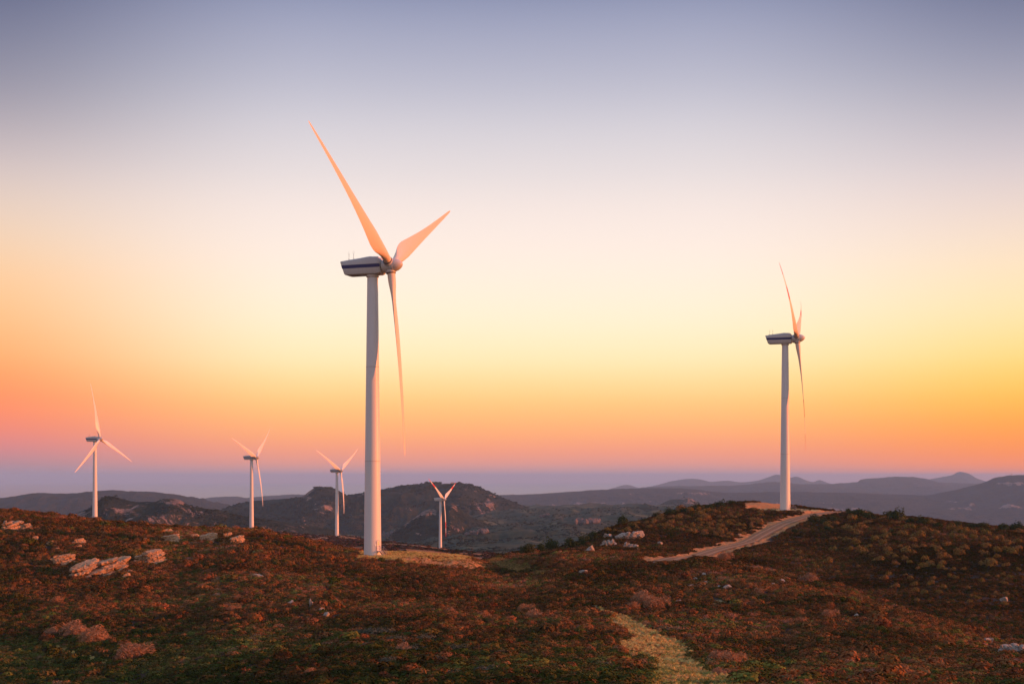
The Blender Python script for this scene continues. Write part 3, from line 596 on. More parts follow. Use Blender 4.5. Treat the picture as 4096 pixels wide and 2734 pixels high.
# stair at the tower door; local +X points away from the tower
def stair_parts():
    R0, LZ = 1.75, .95
    bm = bmesh.new(); add_box(bm, (R0 + .42, 0, LZ - .06), (.98, 1.1, .12)); plat = me_of("landing", bm, M['steel'])
    steps = []
    for i in range(4):
        b = bmesh.new(); add_box(b, (R0 + 1.08 + .27 * i, 0, LZ - .19 * (i + 1) - .02), (.25, .95, .05)); steps.append(me_of("step", b, M['steel']))
    strg = []
    for s in (-1, 1):
        bm = bmesh.new(); dx, dz = 1.16, -.95; a = math.atan2(-dz, dx)
        add_box(bm, (R0 + .92 + dx / 2, s * .51, LZ + dz / 2 - .02), (math.hypot(dx, dz), .05, .2), Matrix.Rotation(a, 3, 'Y'))
        strg.append(me_of("stringer", bm, M['ring']))
    rails = []
    for s in (-1, 1):
        b = bmesh.new(); y = s * .53
        add_tube(b, [(R0 + .12, y, LZ), (R0 + .12, y, LZ + 1.0), (R0 + .9, y, LZ + 1.0), (R0 + 2.0, y, .28 + .8), (R0 + 2.0, y, .1)], .028, 6)
        add_tube(b, [(R0 + .9, y, LZ), (R0 + .9, y, LZ + 1.0)], .028, 6); add_tube(b, [(R0 + .12, y, LZ + .5), (R0 + .9, y, LZ + .5), (R0 + 2.0, y, .6)], .02, 6)
        rails.append(me_of("handrail", b, M['steel']))
    return plat, steps, strg, rails
STAIR = stair_parts()
def door_bm():   # slab with round top and bottom set on the curved shell, local +X outward
    bm = bmesh.new(); out = []
    hw, z0, z1 = .42, 1.0, 3.15
    for t_ in np.linspace(0, 2 * math.pi, 40, endpoint=False):
        y = hw * math.cos(t_); z = (z1 - hw if math.sin(t_) > 0 else z0 + hw * .6) + (hw if math.sin(t_) > 0 else hw * .6) * math.sin(t_); out.append((y, z))
    a = [bm.verts.new((math.sqrt(1.745 ** 2 - y * y) + .05, y, z)) for y, z in out]; b = [bm.verts.new((math.sqrt(1.745 ** 2 - y * y) - .03, y, z)) for y, z in out]
    bm.faces.new(a); n = len(a)
    for i in range(n): bm.faces.new((b[i], b[(i + 1) % n], a[(i + 1) % n], a[i]))
    bmesh.ops.recalc_face_normals(bm, faces=bm.faces); return bm, out
_db, _out = door_bm(); door_me = me_of("door", _db, M['white'])
bm = bmesh.new(); add_tube(bm, [(math.sqrt(1.745 ** 2 - y * y) + .03, y * 1.14, z + .03 * (1 if z > 2 else -1)) for y, z in _out + _out[:1]], .06, 6, False); frame_me = me_of("door_frame", bm, M['nacelle'], True)
bm = bmesh.new(); add_box(bm, (1.80, .18, 2.0), (.06, .04, .22)); handle_me = me_of("door_handle", bm, M['ring'])
bm = bmesh.new(); add_box(bm, (1.815, -.08, 2.72), (.02, .2, .2)); n1_me = me_of("warning_plate", bm, M['notice_yellow'])
bm = bmesh.new(); add_box(bm, (1.815, -.08, 2.33), (.02, .2, .28)); n2_me = me_of("warning_plate", bm, M['notice_yellow'])
bm = bmesh.new(); add_box(bm, (1.62, -.72, 2.15), (.05, .26, .34), Matrix.Rotation(-.42, 3, 'Z')); n3_me = me_of("notice_plate", bm, M['notice_white'])
bm = bmesh.new(); add_lathe(bm, [(1.84, -1.0), (1.84, .12), (1.80, .2), (1.76, .215)], 64); found_me = auto_smooth(me_of("tower_base", bm, M['concrete']))
INFO = {1: "tall white wind turbine, the largest, on the grassy platform with steel steps", 2: "white wind turbine with red banded blades at the top of the gravel road",
        3: "white wind turbine with one blade pointing straight up, before the craggy twin topped hill", 4: "small white wind turbine between the straight up bladed turbine and the track platform one",
        5: "small white wind turbine on the bare earth platform beside the largest turbine", 6: "smallest wind turbine, red banded blades and no blue stripe, before the dark mountain"}
for k in TURB:
    hub, base, yaw, ph, ax, tl = turb_geo(k)
    root = tag(empty("wind_turbine", base), INFO[k], "wind turbine", "wind turbines on the hills")
    tower = obj("tower", tw_me, root)
    obj("tower_base", found_me, root); [obj("flange", f_, tower) for f_ in flange_mes]
    nz = Matrix.Translation((0, 0, TH)) @ Matrix.Rotation(-yaw, 4, 'Z') @ Matrix.Translation((OV, 0, 0))
    nac = obj("nacelle", nac_me, root); nac.matrix_local = nz
    yb = obj("yaw_bearing", yaw_me, tower); yb.location = (0, 0, TH)
    if k != 6: obj("stripe", stripe_me, nac)
    for x, yv in ((-9.25, -.15), (-8.2, -.15)):
        m_ = obj("instrument_mast", mast_me, nac); m_.location = (x, yv, 3.02 + (x + 9.8) * .1)
    obj("roof_rail", rail_me, nac)
    # rotor frame: X = chord direction, Y = downwind, Z = span
    a = Vector((math.cos(yaw) * math.cos(tl), -math.sin(yaw) * math.cos(tl), math.sin(tl))); h = Vector((math.sin(yaw), math.cos(yaw), 0)); v = a.cross(h)
    hl = hub - base
    rot = Matrix((h, -a, v)).transposed().to_4x4(); rot.translation = hl
    sp = obj("spinner", spin_me, root); sp.matrix_local = rot @ Matrix.Rotation(ph, 4, 'Y') @ Matrix.Rotation(R_(-90), 4, 'Z')
    bands = {2: (.545, .70, .85), 6: (.60, .76, .87)}.get(k)
    cone = R_(2.5); flex = math.tan(cone) * RB - ax
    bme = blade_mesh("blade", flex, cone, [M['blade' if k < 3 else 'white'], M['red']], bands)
    for j in range(3):
        b = obj("blade", bme, root); b.matrix_local = rot @ Matrix.Rotation(ph + j * 2 * math.pi / 3, 4, 'Y')
        if bands: b['label'] = "white blade with two red bands"
        obj("collar", ring_me, b)
    if k in (1, 2, 5):
        # compass direction of the door: turned from the line to the camera towards the sun side
        toc = math.atan2(-base.y, -base.x); da = toc + R_({1: 42, 2: 80, 5: 60}[k])
        rz_ = Matrix.Rotation(da, 4, 'Z')
        door = obj("door", door_me, root); door.matrix_local = rz_
        for n_, m_ in (("door_frame", frame_me), ("door_handle", handle_me)) + ((("warning_plate", n1_me), ("warning_plate", n2_me)) if k == 1 else ()): obj(n_, m_, door)
        if k < 3: o = obj("notice_plate", n3_me, root); o.matrix_local = rz_
        st = empty("stair"); st.parent = root; st.matrix_local = rz_
        obj("landing", STAIR[0], st)
        for m_ in STAIR[2]: obj("stringer", m_, st)
        for m_ in STAIR[1]: obj("step", m_, st)
        for m_ in STAIR[3]: obj("handrail", m_, st)

# ---------------------------------------------------------------- rocks
def ico(sub):
    bm = bmesh.new(); bmesh.ops.create_icosphere(bm, subdivisions=sub, radius=1.0); V = np.array([v.co[:] for v in bm.verts]); Fq = np.array([[v.index for v in f.verts] for f in bm.faces]); bm.free(); return V, Fq
ICO = {s: ico(s) for s in (3, 4, 5)}
def rock_shape(seed, sub, layered, tilt=.35):
    r = np.random.default_rng(seed); V, Fq = ICO[sub]; V = V.copy()
    nn = r.normal(size=(16, 3)); nn[:, 2] *= .8; nn /= np.linalg.norm(nn, axis=1)[:, None]; c = r.uniform(.55, .95, 16)
    dt = V @ nn.T; rad = np.min(np.where(dt > .05, c / np.maximum(dt, .05), 9), 1); rad = np.minimum(rad, 1.15)
    P = V * rad[:, None]
    if layered:
        bn = np.array([math.sin(tilt) * r.choice([-1, 1]) * .6 - .4 * math.sin(tilt), -.25, math.cos(tilt)]); bn /= np.linalg.norm(bn)
        tcoord = P @ bn * r.uniform(5., 7.) + .35 * fbm(P[:, 0] * 1.5, P[:, 1] * 1.5, P[:, 2] * 1.5, seed, 2); lay = np.floor(tcoord); fr = tcoord - lay
        ang = np.arctan2(P[:, 1], P[:, 0]); sh = .78 + .32 * _hash(lay, np.floor((ang + 9) * 2.2 + lay * .37), np.zeros_like(lay), seed)
        groove = 1 - .16 * np.exp(-((fr - .02) / .1) ** 2)
        lat = P - (P @ bn)[:, None] * bn; P = P - lat + lat * (sh * groove)[:, None]
    d = .10 * fbm(V[:, 0] * 2.2, V[:, 1] * 2.2, V[:, 2] * 2.2, seed + 5, 5, .6); P = P * (1 + d)[:, None]
    return P, Fq
def slab(r, lx, ly, th):
    n = 34; a = np.linspace(0, 2 * np.pi, n, endpoint=False) + r.uniform(-.1, .1, n)
    rad = 1 / (np.abs(np.cos(a)) ** 3.2 + np.abs(np.sin(a)) ** 3.2) ** (1 / 3.2) * np.where(r.uniform(0, 1, n) < .2, r.uniform(.6, .85, n), r.uniform(.86, 1.06, n)); k = 5; rows = []
    for i in range(k):
        q = i / (k - 1); f = (1 - .05 * abs(q - .5)) * (1 + .075 * r.normal(size=n)) * (.95 if i in (0, k - 1) else 1)
        rows.append(np.stack([np.cos(a) * rad * f * lx / 2, np.sin(a) * rad * f * ly / 2, (q - .5) * th + .13 * th * r.normal(size=n)], 1))
    rows.append(np.stack([np.cos(a) * rad * lx * .26, np.sin(a) * rad * ly * .26, np.full(n, th * .53) + .06 * th * r.normal(size=n)], 1))
    V = np.concatenate(rows + [np.array([[0, 0, th * .56]]), np.array([[0, 0, -th * .5]])]); Fq = grid_faces(k + 1, n, True); T = np.concatenate([Fq[:, [0, 1, 2]], Fq[:, [0, 2, 3]]])
    j = np.arange(n); top = np.stack([k * n + j, k * n + (j + 1) % n, np.full(n, (k + 1) * n)], 1); bot = np.stack([(j + 1) % n, j, np.full(n, (k + 1) * n + 1)], 1)
    return V, np.concatenate([T, top, bot])
def strata(seed, W, H, gz):
    r = np.random.default_rng(seed); L = int(np.clip(H / .24, 4, 15)); Vs, Fs, off = [], [], 0; th = H / L * 1.7; til = r.uniform(.12, .26); dep = max(W * .35, H * .9)
    for l in range(L):
        q = l / (L - 1); m = max(1, int(round(r.uniform(.7, 1.3) * W / max(2.4, H * 1.1) * (1 - .3 * q))))
        for i in range(m):
            lx = W / m * r.uniform(.8, 1.2) * (1 - .4 * q * r.uniform(.3, 1)); ly = dep * r.uniform(.75, 1.)
            V, T = slab(r, lx, ly, th * r.uniform(.8, 1.3)); t_ = til + r.normal(0, .11); yaw = r.normal(0, .25); tx = r.normal(-.08, .06)
            c, s_ = math.cos(t_), math.sin(t_); V = np.stack([V[:, 0] * c - V[:, 2] * s_, V[:, 1], V[:, 0] * s_ + V[:, 2] * c], 1)
            V = np.stack([V[:, 0], V[:, 1] - V[:, 2] * tx, V[:, 2] + V[:, 1] * tx], 1)
            c, s_ = math.cos(yaw), math.sin(yaw); V = np.stack([V[:, 0] * c - V[:, 1] * s_, V[:, 0] * s_ + V[:, 1] * c, V[:, 2]], 1)
            V = V + np.array([(((i + .5) / m) - .5) * W * .9 + r.normal(0, .05) * W, q * dep * .7 + r.normal(0, .04) * dep + dep * .3, (q - .22) * H * .95])
            c, s_ = math.cos(.66), math.sin(.66); V[:, 0] *= .95 / c; V = np.stack([V[:, 0] * c - V[:, 1] * s_ + .04 * W, V[:, 0] * s_ + V[:, 1] * c + .16 * W, V[:, 2] * .85], 1); V[:, 2] += gz(V[:, 0], V[:, 1]) * .75
            Vs.append(V); Fs.append(T + off); off += len(V)
    return np.concatenate(Vs), np.concatenate(Fs)
RP = M["rock_pale"]
def make_rock(name, label, cat, px0, py0, px1, py1, mat, layered=True, n=1, seed=0, d0=95., d1=480., group=None, hk=1.0, sub=None):
    """outcrop whose silhouette fills the pixel box (foot at the lower edge)"""
    p = ray_ground((px0 + px1) / 2, py1, d0, d1); s = p.y / F; W = (px1 - px0) * s; H = (py1 - py0) * s * hk
    r = np.random.default_rng(seed + 1000); Vs, Fs, off = [], [], 0
    if layered and mat is M['rock_warm']:
        Q, T = strata(seed + 40, W, H * 1.05, lambda a_, b_: height(p.x + a_, p.y + b_) - p.z); Vs, Fs = [Q], [T]; off = len(Q); n = 0
        for q in range(max(2, int(W / 1.2))):
            P, Fq = rock_shape(seed * 31 + q, 3, True, .3); sz_ = r.uniform(.35, .9) * min(1., W / 2.5); P = P * np.array([sz_, sz_ * .7, sz_ * .6]); t_ = r.uniform(-.58, .58); P = P + np.array([t_ * W, t_ * .62 * W + .12 * W - r.uniform(.1, .9), 0]); P[:, 2] += float(height(np.array([p.x + P[:, 0].mean()]), np.array([p.y + P[:, 1].mean()]))[0]) - p.z + .1 * sz_
            Vs.append(P); Fs.append(Fq + off); off += len(P)
    if n > 3: n = int(n * 2.2)
    for i in range(n):
        if n == 1: dx, dy, w, h_ = 0., 0., W, H
        else:
            t_ = (i + .5) / n - .5; w = W * r.uniform(.34, .6) * (1.5 if n < 4 else 1.1); h_ = H * r.uniform(.4, 1.) * (.8 if n > 7 else 1); w = w * ((.34 if mat is M['crag'] else .62) if n > 7 else 1); dx = t_ * (W - w * .7) + r.uniform(-.04, .04) * W; dy = r.uniform(-.25, .35) * W * .5
        P, Fq = rock_shape(seed * 17 + i, sub or (5 if n == 1 and W > 3 else 4), layered)
        ang = r.uniform(-.5, .5); ca, sa = math.cos(ang), math.sin(ang); ext = np.abs(P).max(0)
        Q = P / ext * np.array([w * .5, w * .36 + .2, h_ * .62]); Q = np.stack([Q[:, 0] * ca - Q[:, 1] * sa, Q[:, 0] * sa + Q[:, 1] * ca, Q[:, 2]], 1)
        gz = float(height(np.array([p.x + dx]), np.array([p.y + dy + w * .2]))[0]) - p.z
        Q = Q + np.array([dx, dy + w * .2, gz + h_ * .36]); Vs.append(Q); Fs.append(Fq + off); off += len(Q)
    me = mesh_np(name, np.concatenate(Vs), np.concatenate(Fs), mat, False)
    o = obj(name, me, label=label, cat=cat, group=group); o.location = p
    ROCKS.append((p.x, p.y + (.2 if mat is M['rock_warm'] else .2) * W, max(W * .28, .3) if mat is not RP else max(W * .55, .75)))
    return o
ROCKS = []
G_ = "rocks scattered in the scrub"
RW, RP, CR = M['rock_warm'], M['rock_pale'], M['crag']
ROCKDEF = [
 (12, 2084, 94, 2124, RW, 2, "broad orange cliff shaped outcrop on the ridge before the long blue hill"), (90, 2090, 134, 2121, RW, 1, "squarish orange block beside the broad cliff shaped outcrop"),
 (10, 2080, 30, 2092, RP, 1, "small pale boulder on the end of the cliff shaped outcrop"), (38, 2079, 60, 2090, RP, 1, "small pale boulder on the middle of the cliff shaped outcrop"), (62, 2079, 80, 2090, RP, 1, "round pale boulder at the shoulder of the cliff shaped outcrop"),
 (215, 2216, 298, 2262, RW, 2, "tilted layered slabs just above the biggest layered outcrop"), (285, 2243, 502, 2308, RW, 5, "biggest layered orange outcrop on the ridge slope"), (492, 2294, 530, 2314, RW, 1, "wedge shaped rock at the lower end of the biggest outcrop"),
 (586, 2194, 660, 2257, RW, 4, "steep stepped outcrop below the two green bushes"), (546, 2221, 594, 2248, RW, 2, "flat slabs leaning beside the steep stepped outcrop"),
 (638, 2116, 688, 2132, RW, 2, "low slabs on the skyline of the ridge"), (660, 2134, 728, 2170, RW, 3, "stepped slabs just under the ridge skyline"), (768, 2134, 802, 2156, RW, 2, "dark edged block beside the wedge on the ridge crest"),
 (804, 2130, 872, 2170, RW, 2, "sharp rising wedge of layered rock on the ridge crest"), (896, 2131, 932, 2152, RW, 2, "short slabs between the wedge and the blocky outcrop"), (930, 2137, 992, 2176, RW, 4, "blocky cracked outcrop at the end of the ridge crest"),
 (298, 2156, 348, 2177, RW, 2, "flat pinkish slabs halfway up the ridge"), (308, 2180, 334, 2194, RW, 1, "small orange block under the flat pinkish slabs"), (188, 2166, 218, 2182, RW, 1, "small slab below the cliff shaped outcrop"),
 (574, 2152, 594, 2163, RW, 1, "lone flat slab in brown heath under the ridge skyline"), (513, 2124, 532, 2133, RW, 1, "tiny slab on the upper ridge"), (1008, 2200, 1032, 2212, RP, 1, "lone pale rock below the blocky cracked outcrop"),
 (224, 2189, 241, 2202, RW, 1, "small upright orange stone above the tilted slabs"), (130, 2146, 154, 2164, RW, 1, "narrow orange stone on the dark ridge flank"), (500, 2168, 524, 2178, RW, 1, "dull brown slab above the two green bushes"),
 (1144, 2394, 1176, 2418, RP, 3, "cluster of whitish stones on the open slope below the largest turbine"), (1234, 2386, 1254, 2426, RP, 2, "pair of pale stones stacked on the open slope"), (1275, 2428, 1298, 2448, RP, 1, "upright pale stone on the open slope"), (1288, 2446, 1318, 2470, RP, 1, "long pale sloping boulder on the open slope"),
 (1008, 2293, 1052, 2312, RP, 3, "dull flat stones in the heath beneath the lone pale rock"),
 (2338, 2175, 2386, 2208, RP, 2, "rounded grey boulder at the low end of the pale outcrop on the far hill"), (2400, 2148, 2470, 2180, RP, 4, "middle group of the pale outcrop on the far hill"), (2462, 2112, 2580, 2152, RP, 6, "upper broken top of the pale outcrop on the far hill"), (2490, 2158, 2560, 2192, RP, 4, "lower broken blocks of the pale outcrop on the far hill"), (2630, 2164, 2652, 2180, RP, 1, "single grey stone at the road side of the pale outcrop"), (2410, 2126, 2450, 2148, RP, 2, "pale ledge at the upper edge of the outcrop on the far hill"),
 (2610, 2244, 2628, 2254, RP, 1, "small white stone beside the pale boulder pair"), (2638, 2243, 2670, 2260, RP, 2, "pale boulder pair on the crest just below the road"), (2316, 2273, 2352, 2295, RP, 3, "scatter of pale stones on the reddish crest"),
 (2886, 2328, 2932, 2356, RP, 3, "blocky pinkish boulder heap in the middle of the reddish slope"), (2866, 2338, 2888, 2352, RP, 1, "low stone beside the blocky pinkish heap"), (2808, 2288, 2826, 2300, RP, 1, "pale stone above the blocky pinkish heap"), (2766, 2304, 2794, 2318, RP, 2, "two light stones uphill of the small flat slab"), (2808, 2322, 2830, 2336, RP, 1, "cream stone between the blocky heap and the flat slab"), (2752, 2334, 2776, 2348, RP, 1, "small flat slab on the reddish slope"),
 (2692, 2392, 2736, 2410, RP, 2, "pale flat rocks beside the windswept bush"), (2676, 2382, 2690, 2396, RP, 1, "small knob of rock above the pale flat rocks"), (3118, 2314, 3142, 2330, RP, 1, "white stone below the road on the dark slope"), (3084, 2330, 3100, 2344, RP, 1, "small pinkish stone beside the white stone"),
 (4002, 2382, 4040, 2406, RP, 1, "sharp grey rock alone on the darkest slope"), (3928, 2545, 3984, 2570, RP, 2, "low whitish rock next to the rubble outcrop"), (3996, 2553, 4110, 2614, RP, 7, "large pale rubble outcrop at the edge of the picture"), (3416, 2452, 3438, 2466, RP, 1, "small cream stone midway across the dark dip"), (3970, 2638, 3988, 2652, RP, 1, "small stone below the rubble outcrop"), (2456, 2486, 2476, 2496, RP, 1, "cream stone at the top of the grassy clearing"),
]
for i, (a, b, c_, d_, m_, n_, lab) in enumerate(ROCKDEF):
    d0 = 275. if (b < 2206 and a > 2330 and a < 2660) else 95.
    make_rock("rock_outcrop" if n_ > 1 else "boulder", lab, "rock", a, b, c_, d_, m_, m_ is RW or n_ > 3, n_, 100 + i, d0, 480., G_)
CRAGS = [(1526, 2104, 1594, 2146, 3, "pointed grey crag in the valley beside the largest tower"), (1608, 2086, 1664, 2106, 3, "low rounded crag above the pointed one"), (1860, 2106, 1956, 2134, 5, "long grey crag in the middle of the valley"), (1648, 2102, 1700, 2122, 3, "small broken crag beside the thin valley track"),
         (2296, 2056, 2402, 2092, 5, "wide pinkish crag on the low green ridge"), (1874, 2208, 1910, 2226, 2, "grey boulder pair at the foot of the valley"), (1926, 2210, 1942, 2228, 1, "tall grey boulder at the foot of the valley"), (2156, 2046, 2200, 2064, 3, "crag at the low end of the dark mountain"), (1276, 2120, 1300, 2136, 2, "small grey crag behind the bare earth platform")]
for i, (a, b, c_, d_, n_, lab) in enumerate(CRAGS):
    make_rock("crag", lab, "crag", a, b, c_, d_, CR, False, n_ * 3, 300 + i, 1250 if a < 2100 else 1500, 6000., "crags in the valley", hk=.8, sub=4)

# ---------------------------------------------------------------- plants
def leaf_quads(C, Nrm, size, r, asp=1.6, jit=.8):
    """one small leaf-clump quad per centre, turned roughly along Nrm"""
    n = len(C); N = Nrm + r.normal(0, jit, (n, 3)); N /= np.linalg.norm(N, axis=1)[:, None]
    a = np.cross(N, r.normal(size=(n, 3))); a /= np.linalg.norm(a, axis=1)[:, None]; b = np.cross(N, a)
    s = (np.asarray(size) * r.uniform(.6, 1.4, n))[:, None]
    V = np.stack([C - a * s * asp * .5, C + b * s * .42, C + a * s * asp * .5, C - b * s * .42], 1).reshape(-1, 3)
    return V, np.arange(n * 4).reshape(n, 4)
def lump_mesh(name, seed, nl, leaf, mat, lumps=1, flat=.75, w=1.0, twig=False, jit=.30):
    r = np.random.default_rng(seed); Vs, Fs, Ts, off = [], [], [], 0
    for q in range(lumps):
        if lumps == 1: c0, rad = np.zeros(3), np.array([.5 * w, .5 * w, flat * .8])
        else:
            a = r.uniform(0, 6.28); d = .33 * w * math.sqrt(r.uniform(0, 1)); c0 = np.array([d * math.cos(a), d * math.sin(a), r.uniform(0, .32) * flat]); rad = np.array([.3 * w, .3 * w, .42 * flat]) * r.uniform(.75, 1.25)
        m = nl // lumps; D_ = r.normal(size=(m, 3)); D_ /= np.linalg.norm(D_, axis=1)[:, None]; D_[:, 2] = np.where(D_[:, 2] < -.25, -D_[:, 2], D_[:, 2])
        rr = r.uniform(.6, 1., m) ** .5; bumps = 1 + .28 * vnoise(D_[:, 0] * 2.4 + seed, D_[:, 1] * 2.4, D_[:, 2] * 2.4, seed + q)
        C = c0 + D_ * rad * (rr * bumps)[:, None]
        V, Fq = leaf_quads(C, D_ + np.array([0, 0, .25]), np.full(m, leaf), r, 1.6 if not twig else 7., jit)
        Vs.append(V); Fs.append(Fq + off); off += len(V); Ts.append(np.clip(np.repeat(.5 + .3 * r.normal(size=m), 4), 0, 1))
    return mesh_np(name, np.concatenate(Vs), np.concatenate(Fs), mat, False, None, {"tone": ('POINT', np.concatenate(Ts))})
def twig_mesh(name, seed, n, mat, lean=(.5, 0, 0)):
    r = np.random.default_rng(seed); V, Fq, T = [], [], []
    for i in range(n):
        a = r.uniform(0, 6.28); d = math.sqrt(r.uniform(0, 1)) * .42; b = np.array([d * math.cos(a) * .8, d * math.sin(a) * .8, .02])
        dr = np.array([math.cos(a) * .5, math.sin(a) * .5, 1.0]) * r.uniform(.35, .8) + np.array(lean) * r.uniform(.1, .6) + r.normal(0, .16, 3); dr *= (1 - .5 * d)
        m1 = b + dr * .55 + r.normal(0, .05, 3); e = b + dr; wv_ = r.normal(size=3); wv_ /= np.linalg.norm(wv_); wv_ *= .012
        o = len(V); V += [b - wv_ * 1.5, b + wv_ * 1.5, m1 + wv_, m1 - wv_, e + wv_ * .4, e - wv_ * .4]; Fq += [[o, o + 1, o + 2, o + 3], [o + 3, o + 2, o + 4, o + 5]]; T += [r.uniform(0, 1)] * 6
        for q in range(2):
            s0 = b + dr * r.uniform(.4, .9); e2 = s0 + dr * .35 + r.normal(0, .16, 3); o = len(V); V += [s0 - wv_ * .8, s0 + wv_ * .8, e2 + wv_ * .4, e2 - wv_ * .4]; Fq += [[o, o + 1, o + 2, o + 3]]; T += [r.uniform(0, 1)] * 4
    return mesh_np(name, np.array(V), np.array(Fq), mat, False, None, {"tone": ('POINT', np.array(T))})

# --- individual bushes and trees first, so the scrub can leave room for them
PLANTS = []
bush_mes = [lump_mesh("bush", 500 + i, 700, .085, M['bush'], 6, 1.05, 1.0) for i in range(6)]
def place(me, name, px, py, wpx, label, cat, group, d0=95., d1=520., rz=None, hk=1.0, sink=.05):
    p = ray_ground(px, py, d0, d1); w = wpx * p.y / F
    o = obj(name, me, label=label, cat=cat, group=group); o.location = (p.x, p.y, p.z - sink * w); o.scale = (w, w, w * hk); o.rotation_euler = (0, 0, random.uniform(0, 6.28) if rz is None else rz)
    PLANTS.append((p.x, p.y, w * .42)); return o
random.seed(5)
def zone(poly, n, wr, label, group, d0, me_list, name="bush", cat="bush", mind=.55, hk=(.7, 1.0), dens=None):
    xs = [a for a, _ in poly]; ys = [b for _, b in poly]; got = []; tries = 0
    while len(got) < n and tries < 20000:
        tries += 1; x, y = random.uniform(min(xs), max(xs)), random.uniform(min(ys), max(ys))
        if not in_poly(np.array([x]), np.array([y]), poly)[0]: continue
        if dens and random.random() > dens(x, y): continue
        w = random.uniform(*wr) * (.75 + .5 * (random.random() ** 2))
        if any(abs(x - a) < (w + c) * .5 * mind and abs(y - b) < (w + c) * .3 * mind for a, b, c in got): continue
        g = ray_ground(x, y, d0, 520.); gz = np.array([g.x]), np.array([g.y]); z_, rd_, sd_ = height(*gz, True)
        if rd_[0] < ROADW + 2.5 or any(math.hypot(g.x - pp.x, g.y - pp.y) < 7 for pp, _, _ in PADS): continue
        got.append((x, y, w)); place(random.choice(me_list), name, x, y, w, label, cat, group, d0, hk=random.uniform(*hk))
BG = "rounded bushes on the hill with the road"
zone([(3330, 2075), (3560, 2072), (3800, 2105), (4090, 2125), (4090, 2290), (3700, 2290), (3420, 2215), (3270, 2130)], 92, (28, 50), "rounded olive bush on the dark slope beside the gravel road", BG, 230, bush_mes)
zone([(3130, 2180), (3300, 2190), (3500, 2230), (3620, 2330), (3400, 2300), (3180, 2260)], 12, (22, 34), "small golden bush on the bare slope under the gravel road", BG, 230, bush_mes)
zone([(3500, 2290), (4090, 2300), (4090, 2420), (3800, 2430), (3520, 2380)], 30, (20, 40), "small dull bush low on the dark slope near the sharp grey rock", BG, 185, bush_mes)
zone([(2420, 2125), (2600, 2075), (2760, 2040), (2960, 2020), (3060, 2055), (3040, 2110), (2930, 2160), (2760, 2140), (2640, 2110), (2480, 2130)], 88, (22, 38), "rounded olive bush on the hillside between the pale outcrop and the red banded turbine", BG, 275, bush_mes)
# darker trees along the skyline of that hill
tree_mes = [lump_mesh("crown", 540 + i, 900, .075, M['tree'], 8, 1.1, 1.0) for i in range(4)]
bm = bmesh.new(); add_tube(bm, [(0, 0, -.15), (.02, .01, .15), (.05, .0, .45)], [.05, .04, .02], 7); add_tube(bm, [(.02, .01, .15), (.18, .05, .4)], [.025, .012], 6); add_tube(bm, [(.02, .01, .18), (-.15, -.08, .42)], [.025, .012], 6); trunk_me = me_of("trunk", bm, M['bark'], True)
def tree(px, py, wpx, label, group, d0, d1=520., hk=1.0):
    p = ray_ground(px, py, d0, d1); w = 1.5 * wpx * p.y / F
    o = tag(empty("tree", (p.x, p.y, p.z - .03 * w), random.uniform(0, 6.28)), label, "tree", group); o.scale = (w, w, w * hk)
    c_ = obj("crown", random.choice(tree_mes), o); c_.location = (0, 0, .16); obj("trunk", trunk_me, o); PLANTS.append((p.x, p.y, .35 * w))
TG = "dark evergreen trees on the hill flank"
for (a, b, w, lab) in [(2112, 2212, 46, "lowest dark evergreen at the foot of the hill flank"), (2160, 2205, 34, "small evergreen next to the lowest one on the hill flank"), (2206, 2196, 40, "evergreen on the lower skyline of the hill flank"), (2252, 2172, 52, "round evergreen standing out on the hill flank skyline"), (2300, 2158, 44, "evergreen uphill of the round one"), (2345, 2140, 40, "evergreen midway up the hill flank skyline"), (2392, 2122, 46, "broad evergreen above the pale outcrop"), (2440, 2106, 36, "evergreen on the upper skyline of the hill flank"), (2490, 2094, 34, "small evergreen high on the hill flank"), (2280, 2186, 36, "evergreen below the round one on the flank"), (2370, 2156, 34, "evergreen just over the rounded grey boulder"), (2330, 2172, 30, "small evergreen beside the rounded grey boulder")]:
    tree(a, b + 6, w, lab, TG, 290, 520., random.uniform(.75, 1.0))
SK = "dark bushes on the skyline by the road bend"
for (a, b, w) in [(3258, 2088, 44), (3296, 2096, 40), (3340, 2086, 42), (3316, 2118, 34), (3430, 2068, 58), (3475, 2074, 46), (3400, 2058, 34), (3550, 2070, 48), (3590, 2078, 56), (3640, 2092, 34), (3690, 2096, 40), (3745, 2108, 36), (3830, 2108, 38), (3890, 2110, 40), (3930, 2112, 50), (4020, 2122, 52), (4070, 2124, 46), (3180, 2128, 28), (2930, 2016, 34), (2880, 2028, 38), (2840, 2034, 34), (2790, 2040, 36), (2740, 2050, 34), (2680, 2058, 36), (2630, 2070, 32), (3390, 2046, 22)]:
    place(random.choice(tree_mes), "bush", a, b, w * 1.3, "dark green bush on the skyline of the hill with the road", "bush", SK, 250, hk=random.uniform(.65, .9))
